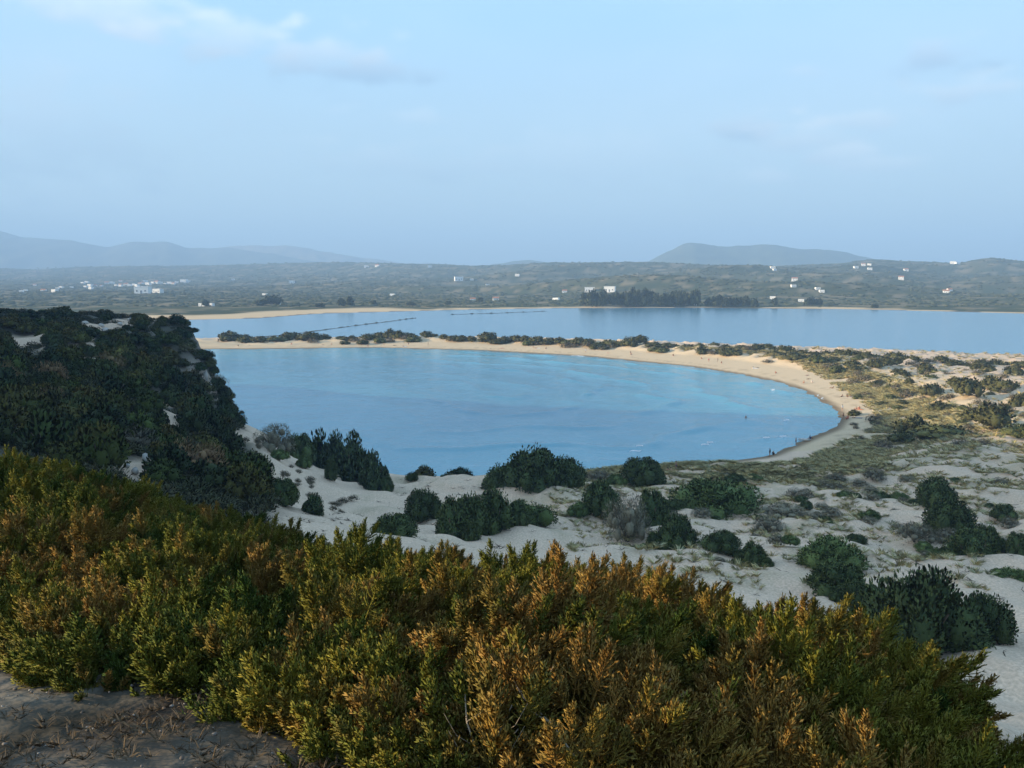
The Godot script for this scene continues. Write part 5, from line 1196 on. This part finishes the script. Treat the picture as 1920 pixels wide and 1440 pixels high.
func build_foreground() -> void:
	rng.seed = 121
	var sprays := []
	for k in 4: sprays.append(spray(58))
	var mat := leafy(0.7, 0.22)
	var rust := noise(131, 0.55, 3); var hue := noise(137, 0.9, 2)
	# spread the bushes over the bank below the viewer
	var spots := []
	var tries := 0
	while spots.size() < 120 and tries < 20000:
		tries += 1
		var d := rnd(2.4, 15.5); var x := rnd(-12.0, 6.0)
		var front := thicket_edge(x)
		var back := lerpf(13.5, 11.0, sstep(-8.0, -2.5, x)) if x < -2.5 else lerpf(11.0, 6.2, sstep(-2.5, 4.6, x))
		if d < front + 0.62 or d > back: continue
		if x < -0.66 * d - 1.2 or x > 0.45 * d - 0.05: continue
		var ok := true
		for s in spots:
			if Vector2(s.x - x, s.y - d).length() < 0.76: ok = false; break
		if ok: spots.append(Vector3(x, d, front))
	var xe := -4.2
	while xe < 1.7:      # a close row of low bushes along the path edge
		spots.append(Vector3(xe, thicket_edge(xe) + rnd(0.42, 0.58), thicket_edge(xe)))
		xe += rnd(0.42, 0.58)
	spots.sort_custom(func(a, b): return a.x / a.y < b.x / b.y)
	var tally := {}
	for s in spots:
		var edge := sstep(0.2, 2.2, s.y - s.z)
		var r := lerpf(0.62, 0.95, edge) * rnd(0.9, 1.1)
		var h := lerpf(0.30, 0.80, edge) * rnd(0.85, 1.15)
		var o := root_at("juniper_shrub", on_land(s.x, s.y))
		var where := []; var tints := [[], [], [], []]
		where = [[], [], [], []]
		var browns := 0.0; var greens := 0.0
		var clump := Vector3.ZERO; var out := Vector3.UP; var shift := 0.0
		for k in 520:
			if k % 13 == 0:      # a new clump of sprays
				var a := rnd(0, TAU); var q := sqrt(rnd(0, 1))
				var rise := sqrt(maxf(0.0, 1.0 - q * q * 0.92))
				clump = v(cos(a) * q * r, h * rise * (rnd(0.75, 0.98) if k % 52 else 0.5) - 0.16, sin(a) * q * r)
				out = v(cos(a) * q * 0.7 + 0.22, 0.95, sin(a) * q * 0.7 - 0.05).normalized()
				shift = rnd(-0.34, 0.34)
			var ball_at := v(rnd(-1, 1), rnd(-1, 1), rnd(-1, 1))
			if ball_at.length() > 1.0: ball_at = ball_at.normalized() * rnd(0.4, 1.0)
			var p: Vector3 = clump + ball_at * v(0.095, 0.16, 0.095) - out * 0.08
			var gp := Vector3(s.x + p.x, p.y, s.y - p.z)
			p.y += near_height(gp.x, gp.z) - o.position.y
			var dir: Vector3 = (out + ball_at * v(0.55, 0.25, 0.55) + v(rnd(-1, 1), rnd(-0.4, 0.4), rnd(-1, 1)) * 0.22).normalized()
			var size := rnd(0.11, 0.22) * (1.0 + 0.25 * sstep(4.0, 12.0, s.y))
			var side := dir.cross(v(rnd(-1, 1), 0.1, rnd(-1, 1))).normalized()
			var b := Basis(side, dir, side.cross(dir)).orthonormalized() * size
			b = b * Basis(Vector3.UP, rnd(0, TAU))
			var w := rust.get_noise_3d(gp.x, p.y * 0.8, gp.z) + 0.5 * hue.get_noise_3d(gp.x * 2.0, p.y * 2.0, gp.z * 2.0) + 0.22 * sstep(-4.0, 1.0, s.x) - 0.03 - 0.12 * sstep(-1.5, -4.5, s.x)
			var c := Color(0.050, 0.085, 0.016).lerp(Color(0.20, 0.185, 0.03), clampf(0.5 + 0.9 * hue.get_noise_3d(gp.x * 1.3 + 9.0, p.y, gp.z * 1.3) - shift * 1.2 + rnd(-0.2, 0.2), 0.0, 1.0))
			var br := 0.85 * sstep(-0.06, 0.50, w + shift + rnd(-0.08, 0.08))
			c = c.lerp(Color(0.27, 0.15, 0.046).lerp(Color(0.35, 0.215, 0.068), rnd(0, 1)), br)
			browns += br; greens += 1.0 - br
			var z := rng.randi() % 4
			where[z].append(Transform3D(b, p)); tints[z].append(c)
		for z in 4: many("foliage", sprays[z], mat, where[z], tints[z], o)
		var st := MB.new()
		for k in 6:
			var a := rnd(0, TAU)
			st.tube([v(0, -0.1, 0), v(cos(a) * 0.15, h * 0.22, sin(a) * 0.15), v(cos(a) * 0.42 * r, h * 0.5, sin(a) * 0.42 * r)], 0.010, 0.004, 5, Color(0.10, 0.065, 0.04), Color(0.15, 0.10, 0.06))
		put("branch", st.mesh(), bark_mat, o)
		var tone := "rust brown" if browns > greens * 1.1 else "mixed green and brown" if browns > greens * 0.45 else "dark green"
		var row := "by the path" if s.y - s.z < 1.6 else "in mid thicket" if s.y - s.z < 4.5 else "at the far thicket edge"
		var key: String = tone + " juniper " + row
		tally[key] = tally.get(key, 0) + 1
		tag(o, "%s, %s from the left" % [key, ordinal(tally[key])], "shrub", "juniper bushes of the foreground thicket")
	# bare pale branches reaching out of the thicket
	var dead := paint(Color(0.27, 0.22, 0.16), 0.9, false)
	var paths := [[v(-0.02, 0.52, -3.42), v(0.04, 0.40, -3.30), v(0.13, 0.28, -3.22), v(0.20, 0.14, -3.12), v(0.27, 0.02, -3.02)], [v(-0.16, 0.40, -3.30), v(-0.15, 0.28, -3.22), v(-0.12, 0.16, -3.16), v(-0.09, 0.05, -3.1)], [v(0.0, 0.36, -3.26), v(-0.05, 0.24, -3.16), v(-0.1, 0.14, -3.08), v(-0.16, 0.04, -3.02)], [v(0.02, 0.25, -3.2), v(-0.06, 0.16, -3.08), v(-0.14, 0.12, -3.04)]]
	var said := ["pale bare branch curving down out of the thicket, the longest of the four", "thin pale bare twig standing left of the long bare branch", "pale forked bare branch between the thin twig and the long branch", "short pale bare branch lying lowest in front of the thicket"]
	for k in 4:
		var m := MB.new()
		var pts := []
		for p in paths[k]: pts.append(v(p.x, near_height(p.x, -p.z - 0.25) + 0.04 + p.y * 0.52, p.z + 0.44))
		m.tube(pts, 0.0022, 0.0048, 6, Color.WHITE, Color.WHITE)
		for f in [1, 2]:
			if f < pts.size() - 1:
				var p: Vector3 = pts[f]
				m.tube([p, p + v(0.06 * (1 if f == 1 else -1), 0.05, 0.02), p + v(0.10 * (1 if f == 1 else -1), 0.12, 0.01)], 0.0022, 0.0008, 4, Color.WHITE, Color.WHITE)
		tag(put("bare_branch", m.mesh(), dead), said[k], "branch", "bare branches before the thicket")
	# pebbles, dry grass and litter on the path
	var peb := MB.new()
	ball(peb, Vector3.ZERO, v(1, 0.6, 0.8), Color.WHITE, 0.2)
	var where := []; var tints := []
	for k in 5000:
		var x := rnd(-4.2, 1.6); var d := rnd(1.6, 5.6)
		var s := 0.0025 + 0.008 * pow(rnd(0, 1), 3.0)
		where.append(Transform3D(Basis(Vector3.UP, rnd(0, TAU)).scaled(Vector3.ONE * s), on_land(x, d) + v(0, s * 0.3, 0)))
		tints.append(Color(0.12, 0.10, 0.085).lerp(Color(0.34, 0.31, 0.28), pow(rnd(0, 1), 2.0)))
	tag(many("pebbles", peb.mesh(), paint(Color.WHITE, 0.95), where, tints), "pale pebbles and gravel strewn on the path", "", "", "stuff")
	var dry := grass_tuft(14, 0.9, Color(0.10, 0.08, 0.055), Color(0.18, 0.145, 0.10))
	where = []; tints = []
	for k in 12000:
		var x := rnd(-4.4, 1.8); var d := rnd(1.8, 5.6)
		if patchy.get_noise_2d(x * 14.0 + 40.0, d * 18.0) + 0.30 * sstep(-1.3, -2.6, x) > rnd(-0.1, 0.25): continue
		var s := rnd(0.016, 0.05)
		where.append(Transform3D(Basis(Vector3.UP, rnd(0, TAU)).scaled(v(s * 1.5, s, s * 1.5)), on_land(x, d)))
		tints.append(Color(0.5, 0.47, 0.43).lerp(Color(0.85, 0.8, 0.74), rnd(0, 1)))
	tag(many("dry_grass", dry, leafy(0.9, 0.2), where, tints), "short dry brown grass on the path edge", "", "", "stuff")
	# pale wispy grass on the sand at the lower right
	var wispy := grass_tuft(26, 0.5, Color(0.20, 0.19, 0.15), Color(0.33, 0.31, 0.26))
	where = []; tints = []
	for k in 420:
		var d := rnd(7.5, 17.0); var x := 0.42 * d + rnd(-0.4, 3.6)
		var s := rnd(0.25, 0.55)
		where.append(Transform3D(Basis(Vector3.UP, rnd(0, TAU)).scaled(v(s * 1.2, s, s * 1.2)), on_land(x, d)))
		tints.append(Color.WHITE * rnd(0.6, 1.1))
	tag(many("wispy_grass", wispy, leafy(0.9, 0.3), where, tints), "pale wispy grass on the sand right of the thicket", "", "", "stuff")

func build_houses() -> void:
	rng.seed = 151
	plaster = paint(Color.WHITE, 0.9)
	var protos := [house_proto(0), house_proto(1), house_proto(2)]
	var list := HOMES.duplicate()
	list.sort_custom(func(a, b): return a[0] / a[1] < b[0] / b[1])
	var count := {}
	for q in list:
		var b: float = q[0] / q[1]
		var where := "in the white village on the left plain" if b < -0.34 and q[1] > 1900.0 else "on the left plain below the village" if b < -0.2 else "on the middle of the plain" if b < 0.16 else "on the hills at the right"
		count[where] = count.get(where, 0) + 1
		var k := maxi(0, rng.randi() % 5 - 2) if rnd(0, 1) < 0.4 else 2
		var look: String = ["white tiled house", "tall white tiled house", "white flat roofed house"][k]
		if q[2] > 15.0: look = "long low white building"; k = 2
		house(protos, k, q[0], q[1], maxf(q[2] * 1.1, 12.0 if b < -0.2 else 6.5), atan2(b, 1.0) * -1.0 + rnd(-0.5, 0.2), "%s %s, %s from the left there" % [look, where, ordinal(count[where])], "white houses beyond the lagoon")

func build_people() -> void:
	rng.seed = 161
	make_poses()
	for c in [Color(0.36, 0.20, 0.13), Color(0.45, 0.27, 0.18), Color(0.24, 0.13, 0.08), Color(0.5, 0.2, 0.13)]: skin_mats.append(paint(c, 0.6, false))
	for c in [Color(0.02, 0.015, 0.01), Color(0.07, 0.04, 0.02), Color(0.22, 0.14, 0.06)]: hair_mats.append(paint(c, 0.7, false))
	var black := Color(0.02, 0.02, 0.025); var navy := Color(0.02, 0.03, 0.10); var red := Color(0.5, 0.05, 0.03); var white := Color(0.75, 0.74, 0.72); var teal := Color(0.03, 0.2, 0.22); var pink := Color(0.6, 0.2, 0.2)
	# x, distance, pose, turn, skin, swimwear, shirt, hair, words
	var folk := [
		[53.4, 180.4, "stand", -1.51, 0, black, black, 0, "black figure standing at the near shore beside the dune grass"],
		[54.6, 182.1, "sit", 2.53, 0, black, black, 2, "dark figure crouching on the sand just right of the standing black figure"],
		[62.6, 192.4, "stand", 1.28, 2, navy, null, 1, "thin dark figure standing at the water's edge left of the white boat"],
		[68.3, 200, "sit", 1.56, 0, navy, navy, 1, "dark figure sitting on the sand behind the small white boat"],
		[90.8, 241, "stand", -2.60, 1, white, white, 0, "person in a white shirt standing at the right end of the bay"],
		[86, 227.4, "walk", -1.49, 0, black, null, 1, "slim tanned person walking at the water's edge below the white shirted person"],
		[87.4, 227.7, "sit", -1.20, 3, red, null, 0, "sunburnt person in red sitting at the water's edge, left of two"],
		[86.8, 226.9, "sit", -1.00, 3, black, null, 1, "sunburnt person in dark trunks sitting at the water's edge, right of two"],
		[94.5, 240.9, "sit", -2.06, 1, pink, null, 0, "pale person in pink sitting on the upper beach with an orange towel"],
		[95.6, 241.4, "sit", -2.47, 3, red, null, 2, "person in red sitting right beside the pale one in pink"],
		[89.1, 227.7, "lie", 1.60, 2, black, null, 1, "person lying alone on the beach close to the grass edge"],
		[99.6, 265.3, "recline", -0.80, 2, black, null, 0, "person lying back, leftmost of three dark ones on the right beach"],
		[100.9, 264.5, "sit", 0.34, 2, black, null, 0, "person sitting, middle of three dark ones on the right beach"],
		[101.8, 263.9, "recline", -0.39, 2, navy, null, 0, "person lying back, rightmost of three dark ones on the right beach"],
		[103.2, 283.5, "recline", -2.10, 2, black, null, 1, "lone person leaning back on the sand above the three dark ones"],
		[101.9, 299.1, "sit", 0.05, 1, white, white, 2, "pale person sitting on wet sand where the beach turns"],
		[99.3, 299.4, "sit", -0.68, 1, red, null, 2, "small person sitting at the very edge of the water where the beach turns"],
		[105.6, 315, "lie", -1.09, 1, pink, null, 2, "person lying on the sand by the grass where the beach turns, upper of two"],
		[103.3, 306.7, "lie", 1.79, 2, black, null, 1, "person lying on the sand where the beach turns, lower of two"],
		[93.1, 340.6, "sit", -2.45, 1, white, white, 0, "person in white sitting on the right stretch of the far beach"],
		[94.9, 341.1, "lie", -1.23, 1, black, null, 0, "person lying right beside the white sitter on the far beach"],
		[61, 228.4, "wade", 2.53, 2, black, null, 2, "swimmer wading alone far out at the right of the bay"],
		[27.7, 146.7, "stand", -1.83, 0, navy, null, 0, "dark figure standing at the near shore behind the dune crest"],
		[26.1, 145.7, "sit", -2.28, 0, black, null, 0, "figure sitting on the near shore, left of the standing one behind the dune crest"],
		[26.6, 145.5, "sit", 1.49, 0, navy, null, 1, "figure sitting on the near shore, next to the standing one behind the dune crest"],
		[53.3, 397.8, "stand", 0.58, 1, navy, null, 1, "person in dark blue standing on the far beach, twenty-third from the left there"],
		[53.8, 397.6, "sit", -1.12, 0, navy, null, 1, "person in dark blue sitting on the far beach, twenty-fourth from the left there"],
		[34.3, 411.6, "stand", 0.32, 1, white, white, 0, "person in white standing on the far beach, twenty-first from the left there"],
		[80.2, 373.9, "sit", 2.40, 0, pink, null, 2, "person in pink sitting on the far beach, twenty-sixth from the left there"],
		[81.3, 364.8, "stand", 0.29, 1, pink, pink, 2, "person in pink standing on the far beach, twenty-seventh from the left there"],
		[84.7, 363.3, "stand", -1.99, 2, navy, null, 1, "person in dark blue standing on the far beach, twenty-eighth from the left there"],
		[85.4, 359.8, "sit", -0.25, 2, pink, null, 2, "person in pink sitting on the far beach, twenty-ninth from the left there"],
		[44.2, 406.7, "lie", 0.32, 3, teal, null, 1, "person in teal lying on the far beach, twenty-second from the left there"],
		[-5.8, 435.6, "lie", 0.46, 0, white, null, 0, "person in white lying on the far beach, seventeenth from the left there"],
		[10.4, 432.6, "sit", 0.85, 1, white, null, 1, "person in white sitting on the far beach, eighteenth from the left there"],
		[11.9, 430.5, "lie", 1.41, 0, red, null, 2, "person in red lying on the far beach, nineteenth from the left there"],
		[-73, 448.4, "stand", -0.03, 2, pink, null, 0, "person in pink standing on the far beach, ninth from the left there"],
		[-65.3, 451.3, "stand", 2.20, 1, black, null, 1, "person in black standing on the far beach, eleventh from the left there"],
		[-52.8, 451.2, "walk", 0.15, 3, teal, null, 0, "person in teal walking on the far beach, fourteenth from the left there"],
		[-55.1, 448.2, "sit", 1.55, 0, black, null, 0, "person in black sitting on the far beach, thirteenth from the left there"],
		[-42.6, 449.8, "stand", -1.76, 0, teal, null, 0, "person in teal standing on the far beach, fifteenth from the left there"],
		[-100, 457, "stand", 1.87, 3, navy, navy, 0, "person in dark blue standing on the far beach, fifth from the left there"],
		[-97.4, 455.2, "lie", -1.69, 1, navy, null, 1, "person in dark blue lying on the far beach, sixth from the left there"],
		[-92.8, 455.4, "sit", 0.48, 1, black, null, 2, "person in black sitting on the far beach, seventh from the left there"],
		[-113.3, 455.1, "sit", -0.58, 3, red, null, 0, "person in red sitting on the far beach, fourth from the left there"],
		[-135.4, 455.6, "lie", 0.25, 0, navy, null, 2, "person in dark blue lying on the far beach, second from the left there"],
		[-130, 453.1, "lie", 2.32, 0, red, red, 2, "person in red lying on the far beach, third from the left there"],
		[-138.7, 448.4, "sit", -2.25, 2, teal, null, 2, "person in teal sitting on the far beach, first from the left there"],
		[-78.1, 458, "stand", -2.45, 3, white, null, 2, "person in white standing on the far beach, eighth from the left there"],
		[-60, 452.2, "lie", 2.02, 2, teal, null, 2, "person in teal lying on the far beach, twelfth from the left there"],
		[-70.5, 458.4, "lie", -0.99, 3, navy, null, 2, "person in dark blue lying on the far beach, tenth from the left there"],
		[70.6, 387.1, "sit", 0.19, 2, red, null, 0, "person in red sitting on the far beach, twenty-fifth from the left there"],
		[97.3, 325.4, "sit", 1.96, 3, black, null, 2, "person in black sitting on the far beach, thirtieth from the left there"],
		[-10.5, 435.2, "lie", 0.22, 0, navy, navy, 1, "person in dark blue lying on the far beach, sixteenth from the left there"],
		[16.5, 427.6, "sit", -2.27, 0, navy, null, 0, "person in dark blue sitting on the far beach, twentieth from the left there"]
	]
	for f in folk:
		var p := on_land(f[0], f[1])
		if f[2] == "wade": p = v(f[0], -0.85, -f[1])
		person(p, f[3], f[2], f[4], f[5], f[6], f[7], f[8], "people on the far beach" if f[1] > 330.0 else "")
	# towels
	var towels := [[95.4, 240.4, Color(0.62, 0.22, 0.10), 0.6, "orange towel spread under the pair on the upper right beach"], [94, 340.1, Color(0.75, 0.73, 0.70), 1.2, "white towel beside the white sitter on the right of the far beach"], [101.8, 264, Color(0.60, 0.58, 0.55), 0.3, "pale towel in front of the three dark people on the right beach"], [-4.9, 435.1, Color(0.4, 0.08, 0.06), 1.4, "red towel on the far beach by the middle"], [12.8, 430, Color(0.62, 0.66, 0.72), 1.5, "pale blue towel on the far beach right of the middle"], [-54.2, 447.7, Color(0.55, 0.60, 0.68), 1.5, "pale blue towel on the far beach at the left of the middle"], [90, 227.2, Color(0.10, 0.14, 0.22), 0.8, "dark blue towel near the lone person by the grass edge"]]
	for k in towels.size():
		var t: Array = towels[k]
		var m := MB.new()
		m.box(v(-0.45, 0.0, -0.9), v(0.45, 0.05, 0.9), t[2])
		var o := put("beach_towel", m.mesh(), paint(Color.WHITE, 0.95))
		var e := 0.6
		var sx := (land(t[0] + e, t[1]) - land(t[0] - e, t[1])) / (2 * e); var sd := (land(t[0], t[1] + e) - land(t[0], t[1] - e)) / (2 * e)
		var up := v(-sx, 1, sd).normalized()
		var fwd := v(sin(t[3]), 0, cos(t[3])); var right := up.cross(fwd).normalized()
		o.transform = Transform3D(Basis(right, up, right.cross(up)), on_land(t[0], t[1]) + up * 0.03)
		tag(o, t[4], "towel")
	# a small pale boat on the near shore
	var boat := root_at("small_boat", on_land(66.1, 197.5) + v(0, 0.05, 0), 0.95)
	tag(boat, "small white boat lying on the sand at the near shore", "boat")
	var hull := MB.new(); var rim := MB.new(); var seat := MB.new()
	var prev := []
	var rail := [[], []]
	for j in 11:
		var t := j / 10.0
		var w := 0.62 * sqrt(sin(PI * clampf(t * 0.86 + 0.10, 0, 1)))
		var lift := 0.22 * t * t * t
		if j == 10: w = 0.03
		var z := lerpf(-1.3, 1.35, t)
		var ring := []
		for s in 7:
			var a := PI * s / 6.0
			ring.append(hull.vert(v(-cos(a) * w, 0.42 + lift * 0.6 - sin(a) * (0.40 - 0.25 * lift), z), v(-cos(a), -sin(a), 0), Color.WHITE))
		rail[0].append(hull.v[ring[0]]); rail[1].append(hull.v[ring[6]])
		if prev:
			for s in 6: hull.quad(prev[s], prev[s + 1], ring[s + 1], ring[s])
		else:
			for s in range(1, 6): hull.tri(ring[0], ring[s], ring[s + 1])
		prev = ring
	for s in 2: rim.tube(rail[s], 0.035, 0.035, 6, Color.WHITE, Color.WHITE)
	for z in [-0.6, 0.35]: seat.box(v(-0.52, 0.30, z - 0.11), v(0.52, 0.34, z + 0.11), Color.WHITE)
	put("hull", hull.mesh(), paint(Color(0.72, 0.76, 0.78), 0.4, false), boat)
	put("rim", rim.mesh(), paint(Color(0.32, 0.36, 0.40), 0.5, false), boat)
	put("seat", seat.mesh(), paint(Color(0.45, 0.36, 0.25), 0.8, false), boat)
